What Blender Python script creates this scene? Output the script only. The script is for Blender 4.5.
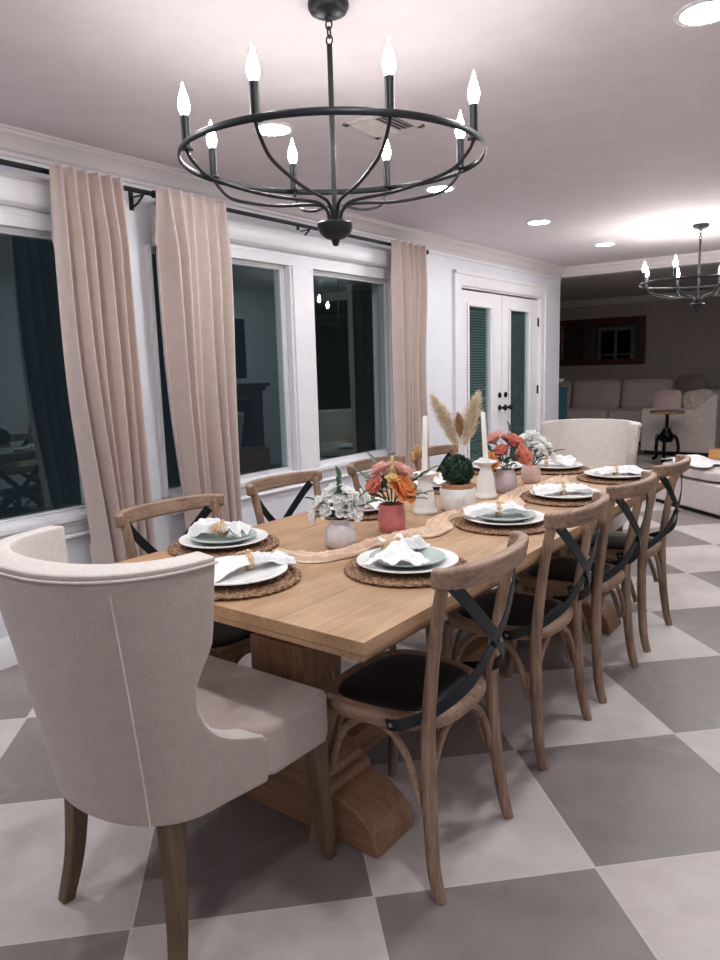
import bpy, bmesh, math, random
from math import pi, sin, cos, radians as R
from mathutils import Vector, Matrix, noise

for o in list(bpy.data.objects): bpy.data.objects.remove(o)
SC = bpy.context.scene
COL = SC.collection
random.seed(7)

# ------------------------------------------------------------------ camera
def make_camera():
    yaw, pit, roll, f = -0.645595, 0.156137, -0.0280837, 712.6
    fw = Vector((sin(yaw)*cos(pit), cos(yaw)*cos(pit), -sin(pit)))
    r = Vector((cos(yaw), -sin(yaw), 0)); u = r.cross(fw)
    r2 = r*cos(roll)+u*sin(roll); u2 = u*cos(roll)-r*sin(roll)
    cd = bpy.data.cameras.new('camera'); cam = bpy.data.objects.new('camera', cd); COL.objects.link(cam)
    cd.sensor_fit = 'VERTICAL'; cd.sensor_height = 36; cd.lens = f/960*36
    cd.clip_start = .05; cd.clip_end = 100
    m = Matrix((r2, u2, -fw)).transposed().to_4x4(); m.translation = Vector((0, 0, 1.35))
    cam.matrix_world = m
    SC.camera = cam
make_camera()

# ------------------------------------------------------------------ world, exposure, lamp strengths
w = bpy.data.worlds.new('night'); SC.world = w; w.use_nodes = True
w.node_tree.nodes['Background'].inputs[0].default_value = (.004, .006, .008, 1)
w.node_tree.nodes['Background'].inputs[1].default_value = 1
SC.view_settings.view_transform = 'Standard'; SC.view_settings.look = 'None'
SC.view_settings.gamma = 1; SC.view_settings.use_curve_mapping = False
SC.view_settings.exposure = 1.3
DOWNLIGHT = 82.0
BULB = 50.0
FAR_BULB = 110.0

# ------------------------------------------------------------------ materials
def lin(c):
    return tuple(((v/255)/12.92 if v/255 <= .04045 else (((v/255)+.055)/1.055)**2.4) for v in c)+(1,)
MATS = {}
class NT:
    def __init__(s, name):
        s.m = bpy.data.materials.new(name); s.m.use_nodes = True
        s.t = s.m.node_tree; s.n = s.t.nodes; s.b = s.n['Principled BSDF']; s.out = s.n['Material Output']
    def add(s, typ, **kw):
        n = s.n.new(typ)
        for k, v in kw.items(): setattr(n, k, v)
        return n
    def link(s, a, b): s.t.links.new(a, b)
    def coord(s, scale=(1, 1, 1), rot=(0, 0, 0), rand=False):
        tc = s.add('ShaderNodeTexCoord'); mp = s.add('ShaderNodeMapping')
        mp.inputs['Scale'].default_value = scale; mp.inputs['Rotation'].default_value = rot
        s.link(tc.outputs['Object'], mp.inputs['Vector'])
        if rand:
            oi = s.add('ShaderNodeObjectInfo'); mul = s.add('ShaderNodeVectorMath', operation='SCALE')
            cx = s.add('ShaderNodeCombineXYZ')
            for i in range(3): s.link(oi.outputs['Random'], cx.inputs[i])
            mul.inputs['Scale'].default_value = 13.0
            s.link(cx.outputs[0], mul.inputs[0]); s.link(mul.outputs[0], mp.inputs['Location'])
        return mp.outputs[0]
    def noise(s, vec, scale, detail=4, rough=.55, dist=0):
        n = s.add('ShaderNodeTexNoise'); n.inputs['Scale'].default_value = scale
        n.inputs['Detail'].default_value = detail; n.inputs['Roughness'].default_value = rough
        n.inputs['Distortion'].default_value = dist
        s.link(vec, n.inputs['Vector']); return n.outputs['Fac']
    def ramp(s, fac, stops):
        r = s.add('ShaderNodeValToRGB'); e = r.color_ramp.elements
        while len(e) < len(stops): e.new(.5)
        for el, (p, c) in zip(e, stops): el.position = p; el.color = c if len(c) == 4 else lin(c)
        s.link(fac, r.inputs[0]); return r.outputs[0]
    def mix(s, fac, a, b, mode='MIX'):
        m = s.add('ShaderNodeMix', data_type='RGBA', blend_type=mode)
        for sock, v in ((m.inputs[0], fac), (m.inputs[6], a), (m.inputs[7], b)):
            if hasattr(v, 'is_linked'): s.link(v, sock)
            else: sock.default_value = v
        return m.outputs[2]
    def bump(s, h, strength=.3, dist=.01):
        b = s.add('ShaderNodeBump'); b.inputs['Strength'].default_value = strength; b.inputs['Distance'].default_value = dist
        s.link(h, b.inputs['Height']); s.link(b.outputs[0], s.b.inputs['Normal'])
    def done(s, name, rough=None, **kw):
        if rough is not None: s.b.inputs['Roughness'].default_value = rough
        for k, v in kw.items(): s.b.inputs[k.replace('_', ' ')].default_value = v
        MATS[name] = s.m; return s.m

def plain(name, c, rough=.5, var=.06, scale=8, bump=0, bscale=60, **kw):
    t = NT(name); v = t.coord()
    n = t.noise(v, scale)
    a = tuple(max(0, x*(1-var)) for x in c); b = tuple(min(255, x*(1+var)) for x in c)
    t.link(t.ramp(n, [(.3, a), (.7, b)]), t.b.inputs['Base Color'])
    if bump: t.bump(t.noise(v, bscale, 3), bump, .004)
    return t.done(name, rough, **kw)

def wood(name, dark, mid, light, axis, rough=.55, stretch=14, scale=3.2):
    t = NT(name); sc = [stretch]*3; sc[axis] = 1.0
    v = t.coord(tuple(sc), rand=True)
    n = t.noise(v, scale, 6, .65, .6); n2 = t.noise(t.coord((3, 3, 3), rand=True), 2.0, 3)
    sc2 = [60]*3; sc2[axis] = 2.5
    n3 = t.noise(t.coord(tuple(sc2), rand=True), 2.0, 2)
    c = t.ramp(n, [(.3, dark), (.5, mid), (.72, light)])
    c = t.mix(.35, c, t.ramp(n2, [(.35, dark), (.65, light)]))
    c = t.mix(.25, c, t.ramp(n3, [(.35, dark), (.6, light)]))
    t.link(c, t.b.inputs['Base Color']); t.bump(n3, .25, .002)
    return t.done(name, rough)

def fabric(name, c, rough=.9, weave=420, var=.035, sheen=.25, bump=.35):
    t = NT(name); v = t.coord()
    n = t.noise(v, 24, 5, .7)
    a = tuple(x*(1-var) for x in c); b = tuple(min(255, x*(1+var)) for x in c)
    col = t.ramp(n, [(.3, a), (.7, b)])
    f = t.noise(v, weave, 2)
    h = f
    col = t.mix(.28, col, t.ramp(f, [(.35, tuple(x*.7 for x in c)), (.65, tuple(min(255, x*1.15) for x in c))]))
    t.link(col, t.b.inputs['Base Color']); t.bump(h, bump, .0015)
    t.b.inputs['Sheen Weight'].default_value = sheen
    return t.done(name, rough)

def emit(name, c, strength):
    t = NT(name); t.b.inputs['Base Color'].default_value = (.8, .8, .8, 1)
    t.b.inputs['Emission Color'].default_value = c; t.b.inputs['Emission Strength'].default_value = strength
    return t.done(name, .4)

def floor_mat():
    t = NT('checker_tile'); tc = t.add('ShaderNodeTexCoord')
    mp = t.add('ShaderNodeMapping', vector_type='POINT')
    S = .606
    mp.inputs['Rotation'].default_value = (0, 0, -pi/4)
    mp.inputs['Scale'].default_value = (1/S, 1/S, 1/S)
    # rotating by -45 gives u=(x+y)/sqrt2, v=(y-x)/sqrt2 (mapping applies scale, rotation, location)
    mp.inputs['Location'].default_value = (-.8416/S+20, -1.634/S+20, 0)
    t.link(tc.outputs['Object'], mp.inputs['Vector'])
    sep = t.add('ShaderNodeSeparateXYZ'); t.link(mp.outputs[0], sep.inputs[0])
    def mth(op, a, b=None):
        m = t.add('ShaderNodeMath', operation=op)
        for i, x in enumerate((a, b)):
            if x is None: continue
            if hasattr(x, 'is_linked'): t.link(x, m.inputs[i])
            else: m.inputs[i].default_value = x
        return m.outputs[0]
    fu, fv = mth('FLOOR', sep.outputs[0]), mth('FLOOR', sep.outputs[1])
    par = mth('MODULO', mth('ADD', fu, fv), 2.0)
    par = mth('GREATER_THAN', par, .5)
    def edge(x):
        fr = mth('FRACT', x); return mth('MINIMUM', fr, mth('SUBTRACT', 1.0, fr))
    g = mth('LESS_THAN', mth('MINIMUM', edge(sep.outputs[0]), edge(sep.outputs[1])), .0042)
    # per-tile offset so veins do not run across joints
    cell = t.add('ShaderNodeCombineXYZ'); t.link(fu, cell.inputs[0]); t.link(fv, cell.inputs[1])
    wn = t.add('ShaderNodeTexWhiteNoise', noise_dimensions='3D'); t.link(cell.outputs[0], wn.inputs['Vector'])
    off = t.add('ShaderNodeVectorMath', operation='SCALE'); t.link(wn.outputs['Color'], off.inputs[0]); off.inputs['Scale'].default_value = 30
    vv = t.add('ShaderNodeVectorMath', operation='ADD'); t.link(tc.outputs['Object'], vv.inputs[0]); t.link(off.outputs[0], vv.inputs[1])
    n1 = t.noise(vv.outputs[0], 2.2, 5, .6, .6); n2 = t.noise(vv.outputs[0], 11, 5, .6)
    vein = t.noise(vv.outputs[0], 1.5, 3, .5, .5)
    vabs = mth('ABSOLUTE', mth('SUBTRACT', vein, .5))
    light = t.ramp(n1, [(.3, (182, 170, 166)), (.5, (198, 187, 183)), (.7, (208, 198, 194))])
    light = t.mix(.25, light, t.ramp(n2, [(.35, (174, 161, 156)), (.65, (212, 202, 198))]))
    light = t.mix(t.ramp(vabs, [(0, (.14, .14, .14, 1)), (.018, (0, 0, 0, 1))]), light, lin((180, 167, 162)))
    dark = t.ramp(n1, [(.3, (122, 112, 109)), (.5, (134, 124, 121)), (.7, (146, 135, 132))])
    dark = t.mix(.2, dark, t.ramp(n2, [(.35, (116, 106, 103)), (.65, (150, 139, 136))]))
    dark = t.mix(t.ramp(vabs, [(0, (.16, .16, .16, 1)), (.016, (0, 0, 0, 1))]), dark, lin((182, 172, 169)))
    c = t.mix(par, dark, light)
    c = t.mix(g, c, lin((202, 193, 189)))
    t.link(c, t.b.inputs['Base Color'])
    rr = t.ramp(n2, [(.3, (.36, .36, .36, 1)), (.7, (.5, .5, .5, 1))])
    rg = t.mix(g, rr, (.8, .8, .8, 1)); t.link(rg, t.b.inputs['Roughness'])
    bh = mth('SUBTRACT', 1.0, g); t.bump(bh, .25, .002)
    return t.done('checker_tile')
floor_mat()

def glass_mat():
    t = NT('pane_glass'); t.n.remove(t.b)
    tr = t.add('ShaderNodeBsdfTransparent'); tr.inputs[0].default_value = (.90, .94, .94, 1)
    gl = t.add('ShaderNodeBsdfGlossy'); gl.inputs['Color'].default_value = (.74, .98, .95, 1); gl.inputs['Roughness'].default_value = 0
    fr = t.add('ShaderNodeFresnel'); geo = t.add('ShaderNodeNewGeometry')
    ior = t.add('ShaderNodeMapRange'); t.link(geo.outputs['Backfacing'], ior.inputs['Value'])
    ior.inputs['To Min'].default_value = 1.55; ior.inputs['To Max'].default_value = 1/1.55
    t.link(ior.outputs[0], fr.inputs['IOR'])   # a thin pane: both faces reflect like glass seen from air
    mx = t.add('ShaderNodeMixShader'); t.link(fr.outputs[0], mx.inputs[0]); t.link(tr.outputs[0], mx.inputs[1]); t.link(gl.outputs[0], mx.inputs[2])
    t.link(mx.outputs[0], t.out.inputs['Surface']); MATS['pane_glass'] = t.m
glass_mat()

plain('wall_paint', (223, 223, 230), .6, .01)
plain('ceiling_paint', (220, 211, 215), .8, .015)
plain('trim_paint', (222, 213, 214), .35, .01)
plain('white_trim', (230, 227, 231), .35, .01)
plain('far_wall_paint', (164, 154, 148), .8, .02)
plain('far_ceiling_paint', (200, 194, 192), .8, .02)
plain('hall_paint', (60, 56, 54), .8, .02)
plain('black_metal', (38, 40, 43), .42, .05, Metallic=.55)
plain('strap_metal', (40, 46, 49), .38, .06, Metallic=.6)
plain('door_hardware', (22, 22, 24), .35, .05, Metallic=.7)
plain('chrome', (180, 180, 182), .25, .02, Metallic=.9)
plain('black_leather', (15, 16, 18), .6, .1, bump=.2, bscale=140)
plain('glaze_white', (236, 234, 232), .16, .01)
plain('glaze_sage', (176, 190, 186), .2, .02)
plain('ceramic_white', (232, 228, 224), .4, .02)
plain('candle_wax', (240, 236, 230), .5, .01, Subsurface_Weight=.2)
plain('pink_glaze', (205, 122, 122), .28, .06, scale=20)
plain('lilac_glass', (206, 190, 196), .25, .03, scale=20)
plain('blush_glass', (220, 190, 182), .25, .03, scale=20)
plain('terracotta', (182, 128, 92), .8, .06, scale=30)
plain('ribbed_white', (222, 214, 214), .3, .02)
plain('leaf_green', (62, 92, 66), .45, .18, scale=40)
plain('leaf_dark', (48, 74, 54), .5, .25, scale=60)
plain('leaf_grey', (104, 118, 102), .55, .12, scale=40)
plain('stem_green', (92, 110, 70), .6, .1, scale=40)
plain('pampas_straw', (222, 206, 182), .9, .1, scale=60)
plain('dried_tan', (176, 132, 88), .9, .15, scale=60)
plain('raffia', (200, 170, 132), .85, .15, scale=90)
plain('teal_paint', (38, 92, 100), .6, .06)
plain('red_brown_frame', (74, 36, 30), .4, .15, scale=12)
plain('mirror_glass', (215, 220, 220), .02, .0, Metallic=1.0)
plain('near_black', (16, 16, 17), .9, .05)  # even matte near-black for plinths, firebox, framed panel and far pane
plain('blind_slat', (118, 136, 138), .5, .02)
plain('outside_dark', (66, 82, 84), .8, .2)
plain('steel_grey', (110, 108, 108), .5, .05)
plain('wicker', (150, 104, 66), .8, .2, scale=40, bump=.5, bscale=90)
plain('mantel_wood', (84, 48, 36), .45, .2, scale=14)
def woven():
    t = NT('woven_brown'); v = t.coord()
    n = t.noise(v, 95, 2, .5); n2 = t.noise(v, 22, 3)
    c = t.ramp(n, [(.36, (74, 50, 36)), (.5, (128, 94, 70)), (.64, (176, 140, 110))])
    c = t.mix(.35, c, t.ramp(n2, [(.35, (96, 66, 48)), (.65, (150, 112, 86))]))
    t.link(c, t.b.inputs['Base Color']); t.bump(n, .6, .004); t.done('woven_brown', .85)
woven()
plain('runner_gauze', (222, 192, 168), .95, .07, scale=22, bump=.4, bscale=260)
fabric('linen_beige', (178, 160, 152), weave=420)
fabric('linen_cream', (214, 203, 196), weave=420)
fabric('curtain_velvet', (198, 178, 171), weave=520, var=.04, sheen=.5, bump=.15)
fabric('napkin_linen', (242, 240, 240), weave=600, var=.02, bump=.2)
fabric('sofa_grey', (206, 192, 184), weave=200, var=.1, bump=.6)
fabric('ottoman_fabric', (205, 192, 188), weave=260, var=.05)
fabric('pillow_pink', (218, 190, 184), weave=220)
fabric('pillow_pattern', (210, 190, 182), weave=120, var=.25)
fabric('pillow_dark', (136, 120, 114), weave=220)
for ax, n in enumerate('xyz'):
    wood('chair_wood_'+n, (88, 61, 46), (136, 103, 81), (176, 148, 126), ax)
    wood('table_wood_'+n, (140, 102, 71), (171, 133, 98), (190, 154, 119), ax, .5, stretch=7, scale=1.6)
    wood('base_wood_'+n, (100, 68, 46), (136, 99, 70), (164, 126, 94), ax, .6, stretch=9, scale=2.4)
wood('leg_dark_z', (66, 48, 34), (92, 72, 52), (116, 94, 70), 2)
wood('tray_wood', (160, 108, 58), (196, 144, 84), (216, 168, 108), 0)
wood('side_wood', (130, 92, 66), (160, 118, 88), (182, 142, 110), 0)
emit('bulb_glow', (1.0, .97, .92, 1), BULB)
emit('far_bulb_glow', (1.0, .95, .9, 1), FAR_BULB)
emit('downlight_glow', (.93, .97, 1.0, 1), DOWNLIGHT)

def petal_mat(name, c, var):
    t = NT(name); n = t.noise(t.coord(), 60); a = tuple(x*(1-var) for x in c); b = tuple(min(255, x*(1+var)) for x in c)
    col = t.ramp(n, [(.3, a), (.7, b)]); t.n.remove(t.b)
    d = t.add('ShaderNodeBsdfDiffuse'); tl = t.add('ShaderNodeBsdfTranslucent'); mx = t.add('ShaderNodeMixShader'); mx.inputs[0].default_value = .42
    t.link(col, d.inputs[0]); t.link(col, tl.inputs[0]); t.link(d.outputs[0], mx.inputs[1]); t.link(tl.outputs[0], mx.inputs[2])
    t.link(mx.outputs[0], t.out.inputs['Surface']); MATS[name] = t.m
for nm, c_, vr in (('rose_coral', (243, 166, 150), .08), ('rose_orange', (251, 176, 122), .07), ('rose_pink', (248, 204, 194), .06), ('petal_yellow', (242, 222, 170), .05), ('petal_white', (252, 251, 249), .01)): petal_mat(nm, c_, vr)

# ------------------------------------------------------------------ mesh builder
class MB:
    def __init__(s): s.v = []; s.f = []
    def add(s, vs, fs):
        o = len(s.v); s.v += [Vector(p) for p in vs]; s.f += [tuple(i+o for i in f) for f in fs]; return s
    def box(s, c, d, rz=0, M=None):
        hx, hy, hz = d[0]/2, d[1]/2, d[2]/2
        vs = [Vector((x, y, z)) for x in (-hx, hx) for y in (-hy, hy) for z in (-hz, hz)]
        m = Matrix.Translation(Vector(c)) @ (M if M else Matrix.Rotation(rz, 4, 'Z'))
        return s.add([m @ v for v in vs], [(0, 1, 3, 2), (4, 6, 7, 5), (0, 4, 5, 1), (2, 3, 7, 6), (0, 2, 6, 4), (1, 5, 7, 3)])
    def bb(s, x0, x1, y0, y1, z0, z1):
        return s.box(((x0+x1)/2, (y0+y1)/2, (z0+z1)/2), (abs(x1-x0), abs(y1-y0), abs(z1-z0)))
    def grid(s, fn, nu, nv, cu=False, cv=False):
        vs = [fn(i/(nu if cu else nu), j/(nv if cv else nv)) for i in range(nu if cu else nu+1) for j in range(nv if cv else nv+1)]
        W = nv if cv else nv+1; H = nu if cu else nu+1
        fs = []
        for i in range(nu):
            for j in range(nv):
                a, b = i, (i+1) % H; c, d = j, (j+1) % W
                fs.append((a*W+c, b*W+c, b*W+d, a*W+d))
        return s.add(vs, fs)
    def tube(s, path, rad, n=10, closed=False, sy=1.0, caps=True, up=None):
        P = [Vector(p) for p in path]; k = len(P)
        rad = rad if hasattr(rad, '__len__') else [rad]*k
        T = []
        for i in range(k):
            a = P[(i-1) % k] if closed else P[max(i-1, 0)]; b = P[(i+1) % k] if closed else P[min(i+1, k-1)]
            T.append((b-a).normalized())
        ref = Vector(up) if up else (Vector((0, 0, 1)) if abs(T[0].z) < .9 else Vector((1, 0, 0)))
        N = (ref-T[0]*ref.dot(T[0])).normalized(); vs = []
        for i in range(k):
            if up: N = (Vector(up)-T[i]*Vector(up).dot(T[i])).normalized()
            else: N = (N-T[i]*N.dot(T[i])).normalized()
            B = T[i].cross(N)
            for j in range(n):
                a = 2*pi*j/n; vs.append(P[i]+(N*cos(a)+B*sin(a)*sy)*rad[i])
        fs = []
        for i in range(k if closed else k-1):
            for j in range(n):
                a = i*n+j; b = i*n+(j+1) % n; c = ((i+1) % k)*n+(j+1) % n; d = ((i+1) % k)*n+j
                fs.append((a, b, c, d))
        if not closed and caps: fs += [tuple(range(n))[::-1], tuple((k-1)*n+j for j in range(n))]
        return s.add(vs, fs)
    def bar(s, path, w, h, up=(0, 0, 1), ws=None):
        """rectangular section w (sideways) x h (along up) swept on path"""
        P = [Vector(p) for p in path]; k = len(P); vs = []
        for i in range(k):
            t = (P[min(i+1, k-1)]-P[max(i-1, 0)]).normalized()
            u = Vector(up[i]) if hasattr(up[0], '__len__') else Vector(up)
            u = (u-t*u.dot(t)).normalized(); b = t.cross(u)
            ww = (ws[i] if ws else w)/2; hh = (h[i] if hasattr(h, '__len__') else h)/2
            vs += [P[i]+b*ww+u*hh, P[i]-b*ww+u*hh, P[i]-b*ww-u*hh, P[i]+b*ww-u*hh]
        fs = [(i*4+j, i*4+(j+1) % 4, i*4+4+(j+1) % 4, i*4+4+j) for i in range(k-1) for j in range(4)]
        fs += [(3, 2, 1, 0), tuple((k-1)*4+j for j in range(4))]
        return s.add(vs, fs)
    def lathe(s, prof, n=32, o=(0, 0, 0), flute=None, closed=False):
        o = Vector(o); vs = []; k = len(prof)
        for r, z in prof:
            for j in range(n):
                a = 2*pi*j/n; rr = r*(flute(a, z) if flute else 1)
                vs.append(o+Vector((rr*cos(a), rr*sin(a), z)))
        fs = [(i*n+j, i*n+(j+1) % n, ((i+1) % k)*n+(j+1) % n, ((i+1) % k)*n+j) for i in range(k if closed else k-1) for j in range(n)]
        if not closed:
            if prof[0][0] > 1e-5: fs.append(tuple(range(n))[::-1])
            if prof[-1][0] > 1e-5: fs.append(tuple((k-1)*n+j for j in range(n)))
        return s.add(vs, fs)
    def sqlathe(s, prof, o=(0, 0, 0)):
        """square-section turned block: prof of (half x, half y, z)"""
        o = Vector(o); vs = []
        for hx, hy, z in prof: vs += [o+Vector(p) for p in ((-hx, -hy, z), (hx, -hy, z), (hx, hy, z), (-hx, hy, z))]
        k = len(prof)
        fs = [(i*4+j, i*4+(j+1) % 4, i*4+4+(j+1) % 4, i*4+4+j) for i in range(k-1) for j in range(4)]
        fs += [(3, 2, 1, 0), tuple((k-1)*4+j for j in range(4))]
        return s.add(vs, fs)
    def prism(s, poly, a, b, axis='y'):
        """extrude 2-D polygon between a and b along axis; poly in the other two coords"""
        def P(p, t): return (t, p[0], p[1]) if axis == 'x' else ((p[0], t, p[1]) if axis == 'y' else (p[0], p[1], t))
        n = len(poly)
        vs = [P(p, a) for p in poly]+[P(p, b) for p in poly]
        fs = [(j, (j+1) % n, n+(j+1) % n, n+j) for j in range(n)]+[tuple(range(n))[::-1], tuple(n+j for j in range(n))]
        return s.add(vs, fs)
    def ball(s, c, r, nu=10, nv=8, sz=1.0, fn=None):
        c = Vector(c)
        def f(u, v):
            a = 2*pi*u; t = pi*v
            p = Vector((sin(t)*cos(a), sin(t)*sin(a), cos(t)*sz))*r
            if fn: p = p*fn(p)
            return c+p
        return s.grid(f, nu, nv, cu=True)
    def xf(s, M, start=0):
        for i in range(start, len(s.v)): s.v[i] = M @ s.v[i]
        return s

def build(name, mb, mat, parent=None, angle=40, bevel=0, seg=2, solid=0, subsurf=0, offset=0, loc=None, flat=False):
    me = bpy.data.meshes.new(name); me.from_pydata([tuple(v) for v in mb.v], [], mb.f)
    bm = bmesh.new(); bm.from_mesh(me)
    bmesh.ops.remove_doubles(bm, verts=bm.verts, dist=1e-5)
    if not solid: bmesh.ops.recalc_face_normals(bm, faces=bm.faces)
    bm.to_mesh(me); bm.free()
    me.materials.append(MATS[mat] if isinstance(mat, str) else mat)
    if not flat:
        for p in me.polygons: p.use_smooth = True
        me.set_sharp_from_angle(angle=R(angle))
    o = bpy.data.objects.new(name, me); COL.objects.link(o)
    if parent: o.parent = parent
    if loc: o.location = loc
    if solid:
        m = o.modifiers.new('solid', 'SOLIDIFY'); m.thickness = solid; m.offset = offset; m.use_even_offset = False
    if bevel:
        m = o.modifiers.new('bevel', 'BEVEL'); m.width = bevel; m.segments = seg; m.limit_method = 'ANGLE'; m.angle_limit = R(35)
        m.harden_normals = False
    if subsurf:
        m = o.modifiers.new('sub', 'SUBSURF'); m.levels = subsurf; m.render_levels = subsurf
    return o

def thing(name, label, cat, loc=(0, 0, 0), rz=0, group=None):
    o = bpy.data.objects.new(name, None); COL.objects.link(o); o.location = loc; o.rotation_euler = (0, 0, rz)
    o.empty_display_size = .1
    return tag(o, label, cat, group)
def tag(o, label, cat, group=None):
    o['label'] = label; o['category'] = cat
    if group: o['group'] = group
    return o
def struct(o): o['kind'] = 'structure'; return o
def kids(o): return [c for c in COL.objects if c.parent == o]
def dup(root, loc, rz=None, label=None, group=None):
    r = root.copy(); COL.objects.link(r); r.location = loc
    if rz is not None: r.rotation_euler = (0, 0, rz)
    if label: r['label'] = label
    if group: r['group'] = group
    for ch in kids(root):
        c = ch.copy(); COL.objects.link(c); c.parent = r
        for g in kids(ch):
            d = g.copy(); COL.objects.link(d); d.parent = c
    return r
def ss(a, b, x):
    t = max(0, min(1, (x-a)/(b-a))); return t*t*(3-2*t)
def bez(pts, n=12):
    """Catmull-Rom through pts"""
    P = [Vector(p) for p in pts]; out = []
    for i in range(len(P)-1):
        p0, p1, p2, p3 = P[max(i-1, 0)], P[i], P[i+1], P[min(i+2, len(P)-1)]
        for k in range(n):
            t = k/n
            out.append(.5*((2*p1)+(p2-p0)*t+(2*p0-5*p1+4*p2-p3)*t*t+(3*p1-p0-3*p2+p3)*t**3))
    out.append(P[-1]); return out

# ------------------------------------------------------------------ setting
XW, XR, CEIL = -3.28, .65, 2.44
YB, YO, YF = -2.6, 8.40, 13.0
struct(build('floor', MB().bb(-7, 6, YB-.2, YF+.2, -.1, 0), 'checker_tile'))
struct(build('ceiling', MB().bb(-3.45, XR+.15, YB-.15, YO+.15, CEIL, CEIL+.1), 'ceiling_paint'))
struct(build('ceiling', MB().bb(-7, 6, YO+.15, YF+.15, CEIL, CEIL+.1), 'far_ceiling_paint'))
# window-side wall with its openings
WZ0, WZ1 = .66, 2.03
HOLES = [(.15, 2.10, WZ0, WZ1), (2.49, 4.81, WZ0, WZ1), (5.95, 7.80, 0, 2.07)]
mb = MB(); y = YB-.15
for a, b, z0, z1 in HOLES:
    mb.bb(XW-.17, XW, y, a, 0, CEIL)
    if z0 > 0: mb.bb(XW-.17, XW, a, b, 0, z0)
    mb.bb(XW-.17, XW, a, b, z1, CEIL); y = b
mb.bb(XW-.17, XW, y, YO+.005, 0, CEIL)
struct(build('wall_left', mb, 'wall_paint', angle=20))
struct(build('wall_back', MB().bb(XW, XR+.15, YB-.15, YB, 0, CEIL), 'wall_paint'))
struct(build('wall_right', MB().bb(XR, XR+.15, YB, 4.1, 0, CEIL).bb(XR, XR+.15, 6.2, YO+.14, 0, CEIL).bb(XR, XR+.15, 4.1, 6.2, 2.2, CEIL), 'wall_paint'))
struct(build('wall_front', MB().bb(XW, XR, YO, YO+.14, 2.335, CEIL), 'wall_paint'))
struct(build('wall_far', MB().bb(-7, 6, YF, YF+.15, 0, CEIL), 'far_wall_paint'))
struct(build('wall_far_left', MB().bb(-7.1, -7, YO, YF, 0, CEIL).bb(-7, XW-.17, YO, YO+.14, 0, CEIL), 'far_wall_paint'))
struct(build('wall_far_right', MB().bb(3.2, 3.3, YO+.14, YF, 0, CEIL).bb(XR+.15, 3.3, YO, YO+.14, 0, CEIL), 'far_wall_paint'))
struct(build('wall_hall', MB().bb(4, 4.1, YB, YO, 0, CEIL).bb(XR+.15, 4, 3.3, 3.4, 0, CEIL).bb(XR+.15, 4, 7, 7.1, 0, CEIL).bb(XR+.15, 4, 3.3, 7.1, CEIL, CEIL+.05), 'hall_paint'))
# crown moulding
CP = [(0, 0), (0, -.105), (.012, -.105), (.016, -.09), (.03, -.082), (.045, -.06), (.062, -.035), (.075, -.026), (.08, -.012), (.09, -.012), (.09, 0)]
struct(build('trim_1', MB().prism([(XW+p, CEIL+q) for p, q in CP], YB, YO, 'y'), 'trim_paint', angle=25))
struct(build('trim_2', MB().prism([(YO-p, CEIL+q) for p, q in CP], XW, XR, 'x'), 'trim_paint', angle=25))
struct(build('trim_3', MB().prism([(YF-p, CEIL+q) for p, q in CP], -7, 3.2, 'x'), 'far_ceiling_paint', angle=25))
# a picture-rail bead under the crown
struct(build('trim_4', MB().bb(XW, XW+.012, YB, YO, 2.30, 2.325), 'white_trim', bevel=.004))
BP = [(0, 0), (.018, 0), (.018, .10), (.013, .112), (.010, .128), (.004, .14), (0, .14)]
for y0, y1 in ((YB, 5.83), (7.92, YO)):
    struct(build('baseboard_left', MB().prism([(XW+p, q) for p, q in BP], y0, y1, 'y'), 'white_trim', angle=25))
struct(build('baseboard_far', MB().prism([(YF-p, q) for p, q in BP], -7, 3.2, 'x'), 'far_ceiling_paint', angle=25))

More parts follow.
